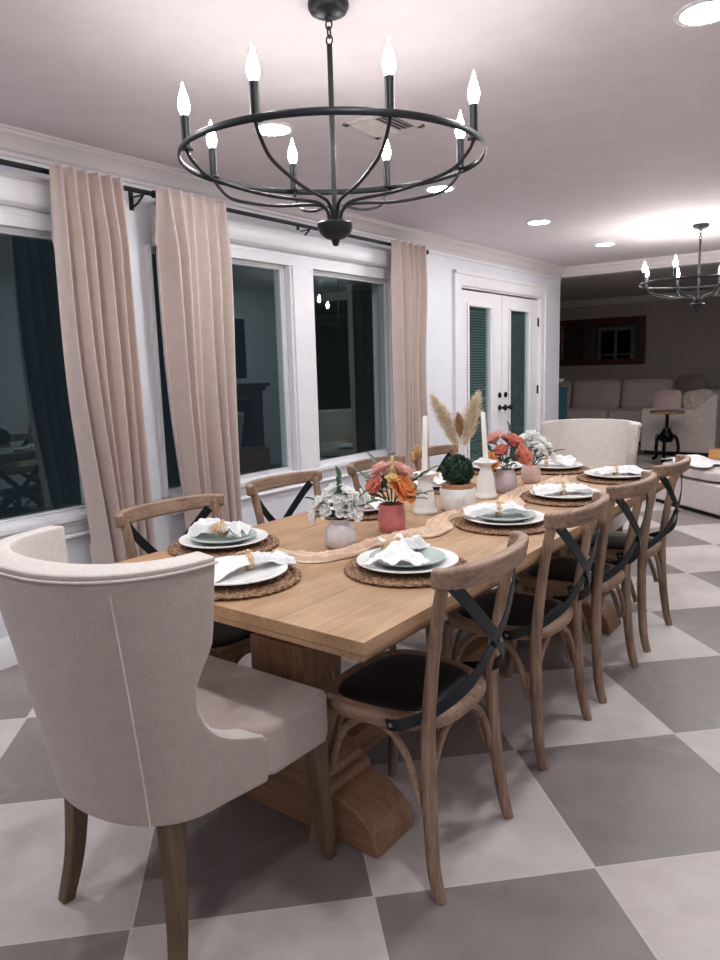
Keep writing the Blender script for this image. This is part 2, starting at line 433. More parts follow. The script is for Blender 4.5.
def window(num, y0, y1, panes, posts, capy):
    e = bpy.data.objects.new('window_%d' % num, None); COL.objects.link(e); e.location = (XW, (y0+y1)/2, WZ0); struct(e)
    cy = (y0+y1)/2
    def part(n, mb, m, **k):
        mb.xf(Matrix.Translation((-XW, -cy, -WZ0))); return build(n, mb, m, e, **k)
    for a, b in panes:
        fr = MB(); k = .022; k2 = .032
        for (p, q, r_, s_) in ((a, b, WZ0, WZ0+k), (a, b, WZ1-k, WZ1), (a, a+k, WZ0+k, WZ1-k), (b-k, b, WZ0+k, WZ1-k)):
            fr.bb(XW-.085, XW-.008, p, q, r_, s_)
        for (p, q, r_, s_) in ((a+k, b-k, WZ0+k, WZ0+k2), (a+k, b-k, WZ1-k2, WZ1-k), (a+k, a+k2, WZ0+k2, WZ1-k2), (b-k2, b-k, WZ0+k2, WZ1-k2)):
            fr.bb(XW-.05, XW-.016, p, q, r_, s_)
        part('sash_frame', fr, 'white_trim', bevel=.003)
        part('glass_pane', MB().bb(XW-.030, XW-.026, a+.025, b-.025, WZ0+.025, WZ1-.025), 'pane_glass', flat=True)
    for a, b in posts:
        part('window_post', MB().bb(XW-.09, XW+.035, a, b, WZ0, WZ1).bb(XW+.035, XW+.045, a+.02, b-.02, WZ0, WZ1), 'white_trim', bevel=.006)
    a, b = capy
    hd = MB().bb(XW, XW+.03, a, b, WZ1-.005, WZ1+.05).bb(XW, XW+.022, a, b, WZ1+.05, WZ1+.085)
    hd.prism([(XW, 2.11), (XW+.05, 2.112), (XW+.068, 2.125), (XW+.075, 2.15), (XW+.075, 2.2), (XW+.066, 2.225), (XW+.045, 2.235), (XW, 2.235)], a, b, 'y')
    hd.bb(XW, XW+.03, a, b, 2.235, 2.262)
    part('window_head', hd, 'white_trim', bevel=.003, angle=30)
    part('window_sill', MB().bb(XW-.02, XW+.05, a, b, WZ0-.028, WZ0+.004).bb(XW, XW+.03, a, b, WZ0-.05, WZ0-.028), 'white_trim', bevel=.006)
    part('window_apron', MB().bb(XW, XW+.02, a, b, WZ0-.085, WZ0-.05).prism([(XW, .545), (XW+.025, .545), (XW+.03, .555), (XW+.018, .566), (XW+.018, .574), (XW, .574)], a, b, 'y'), 'white_trim', bevel=.002)
window(1, .15, 2.10, [(.18, 1.10), (1.20, 2.07)], [(1.10, 1.20), (2.08, 2.19)], (.05, 2.2))
window(2, 2.49, 4.81, [(2.515, 3.60), (3.85, 4.80)], [(2.488, 2.515), (3.605, 3.845), (4.802, 4.86)], (2.545, 4.9))

# french doors
def leaf(num, y0, y1, g0, g1, hinge, handle):
    e = bpy.data.objects.new('door_%d' % num, None); COL.objects.link(e); e.location = (XW-.03, y0, 0); struct(e)
    def part(n, mb, m, par=e, **k):
        mb.xf(Matrix.Translation((-(XW-.03), -y0, 0))); return build(n, mb, m, par, **k)
    x0, x1 = XW-.06, XW-.015; gz0, gz1 = .25, 1.90
    d = MB().bb(x0, x1, y0, g0, .01, 2.04).bb(x0, x1, g1, y1, .01, 2.04).bb(x0, x1, g0, g1, .01, gz0).bb(x0, x1, g0, g1, gz1, 2.04)
    part('door_panel', d, 'white_trim', bevel=.003)
    m = MB()
    for p, q, r_, s_ in ((g0-.03, g1+.03, gz0-.03, gz0), (g0-.03, g1+.03, gz1, gz1+.03), (g0-.03, g0, gz0, gz1), (g1, g1+.03, gz0, gz1)): m.bb(x1-.002, x1+.014, p, q, r_, s_)
    part('glazing_bead', m, 'white_trim', bevel=.006)
    part('glass_pane', MB().bb(x1-.022, x1-.018, g0-.002, g1+.002, gz0-.002, gz1+.002), 'pane_glass', flat=True)
    if num == 1:
        b = MB(); z = gz0+.02
        while z < gz1-.02:
            b.box((x1-.034, (g0+g1)/2, z), (.018, g1-g0-.02, .0016), M=Matrix.Rotation(R(40), 4, 'Y')); z += .026
        part('window_blind', b, 'blind_slat')
    part('outside_backing', MB().bb(x0-.02, x0-.01, y0, y1, .05, 2.0), 'outside_dark')  # panel behind the glass; the dark outside is put into its colour
    for z in hinge[1]:
        h = MB().tube([(x1+.006, hinge[0], z-.05), (x1+.006, hinge[0], z+.05)], .009, 8).bb(x1-.002, x1+.004, hinge[0]-.02, hinge[0]+.02, z-.045, z+.045)
        part('hinge', h, 'door_hardware')
    if handle:
        hy = handle
        part('deadbolt', MB().lathe([(.0, 0), (.028, 0), (.028, .012), (.02, .02), (0, .022)], 16).xf(Matrix.Translation((x1, hy, 1.03)) @ Matrix.Rotation(pi/2, 4, 'Y')), 'door_hardware')
        dd = MB().lathe([(.0, 0), (.03, 0), (.03, .01), (.015, .016), (.012, .05), (.026, .055), (.03, .07), (.022, .085), (0, .088)], 16).xf(Matrix.Translation((x1, hy, .90)) @ Matrix.Rotation(pi/2, 4, 'Y'))
        part('door_knob', dd, 'door_hardware')
leaf(1, 5.965, 6.865, 6.15, 6.60, (5.97, (.45, 1.2, 1.8)), 6.81)
leaf(2, 6.875, 7.785, 7.06, 7.54, (7.79, (.25, 1.05, 1.80)), 6.95)
c = MB()
for a, b, z0, z1 in ((5.83, 5.95, 0, 2.19), (7.80, 7.92, 0, 2.19), (5.95, 7.80, 2.07, 2.19)):
    c.bb(XW, XW+.022, a, b, z0, z1)
c.bb(XW, XW+.03, 5.82, 5.85, 0, 2.2).bb(XW, XW+.03, 7.90, 7.93, 0, 2.2).bb(XW, XW+.03, 5.82, 7.93, 2.17, 2.2).bb(XW-.17, XW, 5.95, 5.96, 0, 2.07).bb(XW-.17, XW, 7.79, 7.80, 0, 2.07).bb(XW-.17, XW, 5.95, 7.8, 2.055, 2.07)
struct(build('trim_5', c, 'white_trim', bevel=.004))

# ------------------------------------------------------------------ ceiling fittings
def downlight(x, y, label):
    t = thing('recessed_light', label, 'ceiling light', (x, y, CEIL), 0, 'recessed ceiling lights')
    build('light_trim', MB().lathe([(.098, 0), (.098, -.004), (.09, -.007), (.078, -.006), (.076, -.001), (.076, 0)], 36, closed=True), 'white_trim', t)
    build('diffuser', MB().lathe([(0, -.0045), (.05, -.005), (.077, -.0045), (.077, -.002), (0, -.002)], 36), 'downlight_glow', t)
    return t
for x, y, l in ((-2.37, 2.56, 'round recessed ceiling light behind the left half of the near chandelier ring'),
                (-2.37, 4.06, 'round recessed ceiling light seen through the right half of the near chandelier ring'),
                (-2.34, 5.53, 'round recessed ceiling light above the curtain nearest the French doors, third along the window side'),
                (-2.31, 7.02, 'small round recessed ceiling light nearest the far opening, left of the far chandelier'),
                (-.57, 2.66, 'round recessed ceiling light cut by the top right corner of the photo')):
    downlight(x, y, l)
for x, y in ((-2.37, 1.08), (-.57, 1.1), (-.57, 4.1), (-.57, 5.6), (-.57, 7.0), (-2.37, -.5), (-.57, -.5)):
    downlight(x, y, 'round recessed ceiling light outside the frame of the photo')
v = thing('ceiling_vent', 'square white louvred air vent in the ceiling behind the near chandelier', 'vent', (-1.955, 2.85, CEIL))
fr = MB()
for a in range(4): fr.add(*(lambda q: (q.v, q.f))(MB().box((0, .120, -.004), (.27, .03, .008)).xf(Matrix.Rotation(a*pi/2, 4, 'Z'))))
build('vent_frame', fr, 'trim_paint', v, bevel=.002)
build('vent_backing', MB().bb(-.105, .105, -.105, .105, -.0015, -.0005), 'steel_grey', v)
sl = MB()
for k in range(9): sl.box((-.094+k*.0235, 0, -.007), (.019, .212, .0018), M=Matrix.Rotation(R(-38 if k < 5 else 38), 4, 'Y'))
build('louvre', sl, 'trim_paint', v)

def chandelier(loc, off, label, glow, tilt=0, rise=0):
    t = thing('chandelier', label, 'chandelier', loc, off, 'black wagon-ring chandeliers')
    build('canopy', MB().lathe([(.0, 0), (.062, 0), (.062, -.012), (.055, -.026), (.035, -.036), (.012, -.04), (.008, -.05), (0, -.05)], 32), 'black_metal', t)
    def link(z, h, rz):
        P = [(.010*cos(a), 0, z+h*sin(a)) for a in [2*pi*k/16 for k in range(16)]]
        return MB().tube(P, .0028, 6, closed=True).xf(Matrix.Rotation(rz, 4, 'Z'))
    for z, h, rz in ((-.060, .014, 0), (-.082, .016, pi/2), (-.104, .014, 0)): build('chain_link', link(z, h, rz), 'black_metal', t)
    build('stem', MB().tube([(0, 0, -.116), (0, 0, -.64)], .0085, 12), 'black_metal', t)
    build('hub', MB().lathe([(0, -.632), (.05, -.634), (.057, -.640), (.056, -.650), (.048, -.668), (.032, -.682), (.014, -.688), (.012, -.694), (.009, -.704), (0, -.708)], 32), 'black_metal', t)
    zr = -.462
    Tm = Matrix.Translation((0, 0, zr+rise)) @ Matrix.Rotation(R(tilt), 4, (Matrix.Rotation(-off, 3, 'Z') @ Vector((.8, .6, 0)))) @ Matrix.Translation((0, 0, -zr))
    build('ring', MB().grid(lambda u, q: Vector(((.468+.004*cos(2*pi*q))*cos(2*pi*u), (.468+.004*cos(2*pi*q))*sin(2*pi*u), zr+.010*sin(2*pi*q))), 96, 8, cu=True, cv=True).xf(Tm), 'black_metal', t)
    arm = bez([(.020, 0, -.640), (.026, 0, -.612), (.05, 0, -.592), (.10, 0, -.585), (.20, 0, -.578), (.30, 0, -.560), (.385, 0, -.535), (.430, 0, -.495), (.446, 0, -.468), (.448, 0, -.452)], 5)
    prof = [(0, 0), (.008, .0), (.0115, .005), (.0155, .015), (.017, .025), (.0155, .038), (.0115, .052), (.007, .065), (.0035, .077), (.0012, .086), (0, .088)]
    for k in range(8):
        m = Tm @ Matrix.Rotation(k*pi/4, 4, 'Z')
        build('arm', MB().tube(arm, .0052, 8).xf(m), 'black_metal', t)
        s = build('candle_sleeve', MB().lathe([(.0, 0), (.02, 0), (.02, .004), (.0125, .006), (.0125, .092), (.009, .094), (0, .094)], 16).xf(m @ Matrix.Translation((.448, 0, -.462))), 'black_metal', t)
        build('bulb', MB().lathe(prof, 14).xf(m @ Matrix.Translation((.448, 0, -.369))), glow, s)
    return t
chandelier((-1.458, 1.843, CEIL), .22, 'large black ring chandelier with eight lit candle bulbs above the near end of the table', 'bulb_glow', 1.6, .014)
chandelier((-1.390, 6.62, CEIL), .60, 'smaller-looking far chandelier with lit candle bulbs in front of the dark opening', 'far_bulb_glow')

# ------------------------------------------------------------------ curtains and rods
def rod(y0, y1, brackets, label, ends):
    t = thing('curtain_rod', label, 'curtain rod', (-3.17, y0, 2.272))
    build('rod', MB().tube([(0, 0, 0), (0, y1-y0, 0)], .0125, 14), 'black_metal', t)
    for e in ends: build('finial', MB().lathe([(0, -.02), (.014, -.02), (.019, -.012), (.019, .012), (.014, .02), (0, .02)], 16).xf(Matrix.Translation((0, e-y0, 0)) @ Matrix.Rotation(pi/2, 4, 'X')), 'black_metal', t)
    for b in brackets:
        yy = b-y0
        m = MB().bb(-.109, -.103, yy-.012, yy+.012, -.075, .02).bb(-.105, .0, yy-.006, yy+.006, -.016, -.010)
        m.bar([(-.104, yy, -.065), (-.05, yy, -.045), (-.004, yy, -.014)], .01, .006, up=(0, 1, 0))
        build('bracket', m, 'black_metal', t)
rod(-.2, 2.50, (2.43,), 'black curtain rod over the left window, ending between the two near curtains', (2.50,))
rod(2.58, 5.20, (3.74,), 'black curtain rod over the double window, running behind the chandelier hub', (5.20,))

def curtain(yt0, yt1, yb0, yb1, nf, seed, label, mid=None):
    rnd = random.Random(seed); ph = [rnd.uniform(-.5, .5) for _ in range(12)]; fa = [rnd.uniform(.55, 1.25) for _ in range(nf+4)]
    H = 2.287; zb = .015; nu, nv = nf*20, 70
    y_c = (yt0+yt1)/2
    def f(u, v):
        k = v
        a = yt0+(yb0-yt0)*ss(0, 1, k); b = yt1+(yb1-yt1)*ss(0, 1, k)
        if mid:
            g = math.exp(-((k-mid[0])/.28)**2); a += mid[1]*g; b += mid[2]*g
        top = 1-ss(.0, .16, k)
        ev = ss(.05, .9, k)
        # fold positions drift and merge on the way down
        uu = u+ev*(.035*sin(2*pi*(u*1.5+ph[0]))+.02*sin(2*pi*(u*2.7+ph[1])))*min(1, 6*u, 6*(1-u))
        uu += .010*sin(5*k+ph[2]*6+5*u)*k
        y_ = a+(b-a)*u
        z = zb+(H-zb)*(1-k)
        c = (uu*nf) % 1.0
        rolled = -.7*cos(2*pi*c)+.3*((1-abs(2*c-1)**1.2)*2-1)            # rounded crests, narrow valleys
        fi = uu*nf+1; depth = .056*fa[max(0, min(nf+3, int(fi)))]*(1+.3*sin(3.5*k+6*u+ph[5]*5))
        pinch = math.exp(-((c-.5)/(.07+.9*k))**2)
        x = depth*rolled*(1-.80*top)+.036*pinch*top-.014*top
        x += .012*sin(2*pi*u*1.3+3*k+ph[6]*6)*k+.007*sin(2*pi*nf*1.7*uu+ph[7]*4+5*k)*ev
        y_ += .009*sin(2*pi*(c-.5))*(1-top)*.8*(-1 if seed % 2 else 1)
        return Vector((x, y_-y_c, z))
    t = build('curtain', MB().grid(f, nu, nv), 'curtain_velvet', solid=.004, angle=180)
    t.location = (-3.088, y_c, 0)
    return tag(t, label, 'curtain', 'long pinch-pleated curtains')
curtain(1.885, 2.255, 1.975, 2.275, 6, 3, 'long beige pleated curtain nearest the camera, right of the leftmost window', (.45, -.035, .015))
curtain(2.467, 2.93, 2.56, 2.865, 6, 11, 'long beige pleated curtain between the two windows, second from the left', (.5, -.02, -.01))
curtain(4.60, 5.06, 4.61, 5.0, 5, 23, 'long beige pleated curtain beside the French doors, farthest from the camera', (.45, .0, -.07))

# ------------------------------------------------------------------ dining table
TX0, TX1, TY0, TY1, TZ = -1.948, -.888, 1.175, 4.0, .76
tc = Vector(((TX0+TX1)/2, (TY0+TY1)/2, 0))
T = thing('dining_table', 'long honey-brown wooden trestle dining table set for ten', 'table', tc)
hw, hl = (TX1-TX0)/2, (TY1-TY0)/2
def topmb():
    m = MB(); n = 4; wv = 2*hw/n; be = 0
    for k in range(n):
        m.bb(-hw+k*wv+.0002, -hw+(k+1)*wv-.0002, -hl+be, hl-be, TZ-.03, TZ)
    return m
build('tabletop', topmb(), 'table_wood_y', T, bevel=.0008)
rim = MB()
for a, b, c_, d in ((-hw+.006, hw-.006, -hl+.006, -hl+.05), (-hw+.006, hw-.006, hl-.05, hl-.006), (-hw+.006, -hw+.05, -hl+.05, hl-.05), (hw-.05, hw-.006, -hl+.05, hl-.05)): rim.bb(a, b, c_, d, TZ-.050, TZ-.0305)
rim.bb(-.30, .30, -1.17, -.94, TZ-.050, TZ-.0305).bb(-.30, .30, .83, 1.06, TZ-.050, TZ-.0305)
build('table_apron', rim, 'table_wood_y', T, bevel=.004)
for s in (-1, 1):
    yy = -1.055 if s < 0 else .945
    col = MB().sqlathe([(.20, .10, .138), (.20, .10, .160), (.190, .095, .168), (.172, .092, .172), (.172, .092, .190), (.150, .088, .205), (.118, .084, .225), (.102, .080, .27), (.090, .076, .36), (.084, .072, .42), (.086, .074, .435), (.104, .092, .445), (.104, .092, .560), (.084, .073, .568), (.082, .071, .595), (.088, .076, .63), (.108, .092, .68), (.116, .098, .712)], (0, yy, 0))
    build('pedestal', col, 'base_wood_z', T, bevel=.004, angle=25)
    ft = [(-.360, 0), (-.357, .035), (-.343, .07), (-.318, .098), (-.281, .121), (-.24, .135), (-.205, .14), (.205, .14), (.24, .135), (.281, .121), (.318, .098), (.343, .07), (.357, .035), (.360, 0)]
    build('pedestal_foot', MB().prism(ft, yy-.093, yy+.093, 'y'), 'base_wood_x', T, bevel=.008, angle=30)
build('stretcher', MB().bb(-.058, .058, -.965, .855, .055, .145), 'base_wood_y', T, bevel=.005)

# ------------------------------------------------------------------ cross-back chairs
def seat_out(a, inset=0, front=.205, back=-.190, wf=.226, wb=.188):
    """superellipse seat outline; a=0 at +x, y forward"""
    ca, sa = cos(a), sin(a); p = 2/3.1
    ex = math.copysign(abs(ca)**p, ca); ey = math.copysign(abs(sa)**p, sa)
    y_ = (front+back)/2+(front-back)/2*ey
    wd = wb+(wf-wb)*(ey+1)/2
    return Vector((ex*(wd-inset), y_-(inset*ey), 0))
def make_cross_chair(label):
    t = thing('dining_chair', label, 'chair', (0, 0, 0), 0, 'cross-back chairs along both sides of the table')
    Z0, Z1 = .425, .462
    def rimf(u, q):
        a = 2*pi*u
        sec = [(.0, Z0), (-.006, Z0+.012), (-.006, Z1-.012), (.006, Z1), (.030, Z1), (.034, Z1-.008), (.034, Z0)]
        ins, z = sec[int(round(q*7)) % 7]
        p = seat_out(a, ins); return Vector((p.x, p.y, z))
    build('seat_rim', MB().grid(rimf, 64, 7, cu=True, cv=True), 'chair_wood_y', t, angle=50)
    def pad(u, q):
        a = 2*pi*u; p = seat_out(a, .033+(1-q)*.16 if q > .5 else .033)
        c = Vector((0, .0075, 0)); rr = [0, .35, .7, .9, 1.0, 1.0][int(round(q*5))]; z = [.014, .0135, .012, .008, .0, -.02][int(round(q*5))]
        e = seat_out(a, .0335); pp = c.lerp(Vector((e.x, e.y, 0)), rr)
        return Vector((pp.x, pp.y, Z1-.003+z))
    build('seat_pad', MB().grid(pad, 64, 5, cu=True), 'black_leather', t, angle=70)
    for s in (-1, 1):
        rear = bez([(s*.207, -.212, 0), (s*.205, -.192, .08), (s*.193, -.176, .22), (s*.184, -.168, .36), (s*.182, -.168, .46), (s*.186, -.182, .60), (s*.195, -.205, .75), (s*.202, -.228, .858)], 5)
        k = len(rear); rad = [.0165+.0035*sin(pi*min(1, i/(k-1)*1.3)) for i in range(k)]
        build('leg', MB().tube(rear, rad, 10), 'chair_wood_z', t)
        fl = bez([(s*.205, .205, 0), (s*.197, .192, .12), (s*.186, .178, .28), (s*.178, .170, .43)], 5)
        build('leg', MB().tube(fl, [.0150+.006*i/(len(fl)-1) for i in range(len(fl))], 10), 'chair_wood_z', t)
    # bentwood arches under the seat
    def arch(p, q, inward):
        p, q = Vector(p), Vector(q); d = q-p; pts = []
        for a, h in ((0, .225), (.045, .275), (.105, .325), (.18, .366), (.28, .396), (.39, .412), (.5, .415), (.61, .412), (.72, .396), (.82, .366), (.895, .325), (.955, .275), (1, .225)):
            b = p+d*a+Vector(inward)*sin(pi*a)*.3; pts.append((b.x, b.y, h))
        return MB().tube(bez(pts, 3), .0105, 8)
    build('bentwood_brace', arch((.186, -.165, 0), (-.186, -.165, 0), (0, .03, 0)), 'chair_wood_x', t)
    build('bentwood_brace', arch((.172, .168, 0), (-.172, .168, 0), (0, -.03, 0)), 'chair_wood_x', t)
    for s in (-1, 1): build('bentwood_brace', arch((s*.186, -.145, 0), (s*.178, .158, 0), (-s*.03, 0, 0)), 'chair_wood_y', t)
    # curved top rail
    P = []; ups = []
    for i in range(25):
        a = -1+2*i/24
        x = .226*sin(a*pi/2*.92)/sin(pi/2*.92); yq = -.208-.085*(cos(a*pi/2)**.8 if abs(a) < 1 else 0)
        P.append((x, yq, .857)); ups.append((0, -.16, 1))
    h = [.056-.010*abs(-1+2*i/24)**3 for i in range(25)]
    build('top_rail', MB().bar(P, .030, h, up=ups), 'chair_wood_x', t, bevel=.008, seg=3)
    for s in (-1, 1):
        st = bez([(s*.180, -.236, .832), (s*.145, -.254, .79), (s*.07, -.270, .71), (0, -.270+s*.004, .642), (-s*.10, -.242, .555), (-s*.17, -.18, .492), (-s*.208, -.105, .452), (-s*.210, -.060, .441)], 4)
        cen = Vector((0, .15, .6)); n = []
        for i, p in enumerate(st):
            tn = (st[min(i+1, len(st)-1)]-st[max(i-1, 0)]).normalized(); rad_ = (p-cen); rad_.z = 0
            n.append(rad_.normalized())
        b = build('cross_strap', MB().bar(st, .034, .0045, up=n), 'strap_metal', t, bevel=.001)
    for p in [(-.176, -.243, .824), (.176, -.243, .824), (0, -.279, .642), (-.2155, -.075, .445), (.2155, -.075, .445)]:
        build('strap_bolt', MB().ball(p, .0065, 8, 6), 'steel_grey', t)
    return t
chair = None
RC = [(-1.055, 1.61, 'first on the right side, nearest the camera'), (-1.07, 2.335, 'second on the right side'), (-1.062, 2.92, 'third on the right side'), (-1.062, 3.53, 'fourth on the right side, farthest from the camera')]
LC = [(-1.862, 1.622, 'first on the window side, nearest the camera'), (-1.91, 2.29, 'second on the window side, behind the white flowers'), (-1.875, 2.94, 'third on the window side, behind the pink vase'), (-1.865, 3.50, 'fourth on the window side, behind the tall left candle')]
for k, (x, y, l) in enumerate(RC+LC):
    rz = pi/2 if k < 4 else -pi/2
    lab = 'weathered wooden cross-back dining chair, '+l
    if chair is None:
        chair = make_cross_chair(lab); chair.location = (x, y, 0); chair.rotation_euler = (0, 0, rz+R(1))
    else: dup(chair, (x, y, 0), rz+R(random.uniform(-1.5, 1.5)), lab)

# ------------------------------------------------------------------ upholstered host chairs
def make_host(label):
    t = thing('host_armchair', label, 'armchair', (0, 0, 0), 0, 'barrel-back armchairs at the table ends')
    ZT, ZB = .965, .356
    def yfront(z):
        tab = [(.34, .10), (.465, .10), (.482, .085), (.497, .045), (.515, -.005), (.545, -.05), (.585, -.082), (.63, -.100), (.68, -.102), (.72, -.088), (.755, -.068), (.775, -.06), (.87, -.058), (.97, -.055)]
        for (a, b), (c_, d) in zip(tab, tab[1:]):
            if a <= z <= c_: return b+(d-b)*((z-a)/(c_-a))
        return tab[-1][1]
    def dense(z):
        k = (z-ZB)/(ZT-ZB); Rx = .256+.056*k; yr = -.232-.113*k**1.1; ye = -.05; p = 2/(2.05+.25*k)
        d = [Vector((Rx*abs(sin(a))**p, ye-(ye-yr)*abs(cos(a))**p, z)) for a in [pi/2*i/120 for i in range(121)]]
        return d+[Vector((Rx+.0016*i*(1-k), ye+.01*i, z)) for i in range(1, 30)]
    def half(z, n):
        D = dense(z); yf = yfront(z); out = []; L = [0]; cut = [D[0]]
        for a, b in zip(D, D[1:]):
            if b.y > yf and b.y > a.y:
                cut.append(a.lerp(b, max(0, min(1, (yf-a.y)/(b.y-a.y))))); break
            cut.append(b)
        for a, b in zip(cut, cut[1:]): L.append(L[-1]+(b-a).length)
        for i in range(n+1):
            d = L[-1]*i/n; j = 0
            while j < len(L)-2 and L[j+1] < d: j += 1
            s_ = L[j+1]-L[j]; out.append(cut[j].lerp(cut[j+1], (d-L[j])/s_ if s_ > 1e-9 else 0))
        return out
    N = 18; zs = [ZB, .37, .40, .44, .465, .48, .49, .50, .51, .525, .54, .56, .58, .605, .63, .655, .68, .705, .73, .75, .77, .80, .84, .88, .92, ZT]
    rows = []
    for z in zs:
        h = half(z, N); rows.append([Vector((-p.x, p.y, p.z)) for p in h[:0:-1]]+h)
    m = MB(); W = 2*N+1
    m.add([p for r in rows for p in r], [(i*W+j, i*W+j+1, (i+1)*W+j+1, (i+1)*W+j) for i in range(len(rows)-1) for j in range(W-1)])
    b = build('backrest', m, 'linen_beige', t, solid=.060, offset=-1, bevel=.014, seg=4, angle=60)
    b.modifiers['solid'].use_even_offset = True
    b.data.materials.append(MATS['linen_cream']); b.modifiers['solid'].material_offset = 1; b.modifiers['solid'].material_offset_rim = 1
    pip = MB(); rad = lambda p: Vector((p.x, p.y, 0)).normalized()
    pip.tube([p+Vector((0, 0, -.013))+rad(p)*.001 for p in rows[-1]], .0028, 6)
    for s in (-1, 1):
        pip.tube([Vector((s*(r[-1].x-.012), r[-1].y+.001, r[-1].z)) for r in rows[4:-1]], .0036, 6)
        pip.tube([Vector((s*q.x, q.y, q.z))+rad(Vector((s*q.x, q.y, 0)))*.0006 for q in (dense(z)[60] for z in zs[:-1])], .0020, 6)
    build('piping', pip, 'linen_cream', b)
    st = MB()
    poly = [(-.236, .06), (-.225, -.10), (-.17, -.19), (.17, -.19), (.225, -.10), (.236, .06), (.276, .09), (.292, .115), (.298, .30), (.278, .338), (-.278, .338), (-.298, .30), (-.292, .115), (-.276, .09)]
    st.prism(poly, .366, .502, 'z')
    seat = build('seat', st, 'linen_beige', t, bevel=.018, seg=4, angle=60)
    sp = MB().tube([(.279, .125, .4975), (.287, .29, .4975), (.270, .327, .4975), (-.270, .327, .4975), (-.287, .29, .4975), (-.279, .125, .4975)], .0028, 6)
    build('piping', sp, 'linen_cream', seat)
    for s in (-1, 1):
        rp = bez([(s*.185, -.125, .36), (s*.190, -.135, .25), (s*.202, -.150, .12), (s*.220, -.178, 0)], 5)
        rp = [p+Vector((.016*(1-p.z/.36), 0, 0)) for p in rp]; k = len(rp); build('leg', MB().bar(rp, .04, [.052-.020*i/(k-1) for i in range(k)], up=(0, 1, 0), ws=[.05-.020*i/(k-1) for i in range(k)]), 'leg_dark_z', t, bevel=.004)
        fp = [(s*.256, .300, .37), (s*.259, .320, .18), (s*.264, .336, 0)]
        build('leg', MB().bar(fp, .04, [.052, .042, .030], up=(0, 1, 0), ws=[.052, .042, .030]), 'leg_dark_z', t, bevel=.004)
    return t
host = make_host('beige barrel-back upholstered armchair at the near head of the table, back to the camera')
host.location = (-1.440, 1.035, 0); host.rotation_euler = (0, 0, R(1))
dup(host, (-1.545, 4.40, 0), pi, 'pale barrel-back upholstered armchair at the far head of the table, facing the camera')

# ------------------------------------------------------------------ place settings
def braid_mat():
    m = MB(); nr = 7; R0 = .186
    for i in range(nr):
        rr = R0-.0125-i*.0250; cnt = max(8, int(rr*240))
        if rr < .02: rr = .016
        def f(u, q, rr=rr, cnt=cnt, i=i):
            a = 2*pi*u; w_ = sin(cnt*a+i*1.3); w2 = sin(cnt*a+i*1.3+2*pi*q)
            tr = .0125*(1+.22*w_); hz = .0060*(1+.45*w2)
            return Vector(((rr+tr*cos(2*pi*q))*cos(a), (rr+tr*cos(2*pi*q))*sin(a), .0072+hz*sin(2*pi*q)))
        m.grid(f, max(40, cnt*4), 8, cu=True, cv=True)
    return m
def plate_mb(r, h):
    return MB().lathe([(0, .003), (r*.50, .003), (r*.52, 0), (r*.60, 0), (r*.64, .004), (r*.82, h*.55), (r*.97, h), (r, h+.001), (r*.995, h+.004), (r*.96, h+.0045), (r*.80, h*.55+.006), (r*.62, .009), (r*.4, .008), (0, .008)], 56)
WHERE = {'NH': 'at the near head, beside the near armchair', 'FH': 'at the far head, before the far armchair',
         'R0': 'at the first right-side place from the camera', 'R1': 'at the second right-side place from the camera', 'R2': 'at the third right-side place from the camera', 'R3': 'at the fourth right-side place from the camera',
         'L0': 'at the first window-side place from the camera', 'L1': 'at the second window-side place, behind the white flowers', 'L2': 'at the third window-side place, behind the left candle', 'L3': 'at the fourth window-side place, behind the boxwood'}
SET = {'NH': (-1.472, 1.352), 'L0': (-1.800, 1.61), 'R0': (-1.115, 1.70), 'L1': (-1.75, 2.31), 'R1': (-1.130, 2.385), 'L2': (-1.755, 2.97), 'R2': (-1.125, 2.97), 'L3': (-1.755, 3.60), 'R3': (-1.105, 3.60), 'FH': (-1.485, 3.765)}
mat0 = plate0 = sal0 = None
def napkin(seed, n_u=48, n_v=32, LA=.14, LB=.09, wA=.10, wB=.06, hA=.03, hB=.02, hr=.032, bend=0., drop=0., curl=0., flat=False):
    rnd = random.Random(seed); p1, p2, p3 = [rnd.uniform(0, 6) for _ in range(3)]
    nf = rnd.choice((2.0, 2.5, 3.0))
    nz = lambda a, b, c_: noise.noise(Vector((a, b, c_+seed*3.1)))
    def f(u, v):
        s = -1+2*u; q = -1+2*v
        L, w_, h = (LA, wA, hA) if s < 0 else (LB, wB, hB)
        a = abs(s); w0 = .020
        ww = (w0+(w_-w0)*a**.7)*(1+.25*nz(s*2, 0, 1))
        x = s*L*(1+.16*a*nz(q*1.6, s, 2)); y_ = q*ww+bend*a*a*.05+.018*a*nz(s*2, q*1.5, 3)
        fold = .5+.5*cos(nf*1.35*pi*q+p2+s*1.6+1.6*nz(s*1.4, q*1.2, 4))
        z = hr*(1-a)**1.4*(.45+.55*(1-q*q))+h*a**.55*(1-.55*a**3)*fold*(1-.25*q*q)+curl*a**2*(1-abs(q)*.4)
        z += .022*abs(nz(s*3.2, q*2.4, 5))*(.35+a)*(1-.5*a*a)+.008*abs(nz(s*7, q*6, 6))
        if flat and s < 0: z = z*(1-ss(.25, .6, a))+(.004+.010*abs(nz(s*2.5, q*2, 7)))*ss(.25, .6, a)
        z = max(z, .0015+.0015*sin(7*q+p3))
        if s < 0 and drop: z -= drop*ss(.72, 1, a)
        return Vector((x, y_, z))
    return MB().grid(f, n_u, n_v)
def napkin_ring_mb():
    m = MB()
    m.grid(lambda u, q: Vector((.007*cos(2*pi*q)*1.3, (.021+.005*cos(2*pi*q))*cos(2*pi*u), (.021+.005*cos(2*pi*q))*sin(2*pi*u)+.0)) if False else Vector((.010*sin(2*pi*q), (.021+.004*cos(2*pi*q))*cos(2*pi*u), (.021+.004*cos(2*pi*q))*sin(2*pi*u))), 20, 8, cu=True, cv=True)
    return m
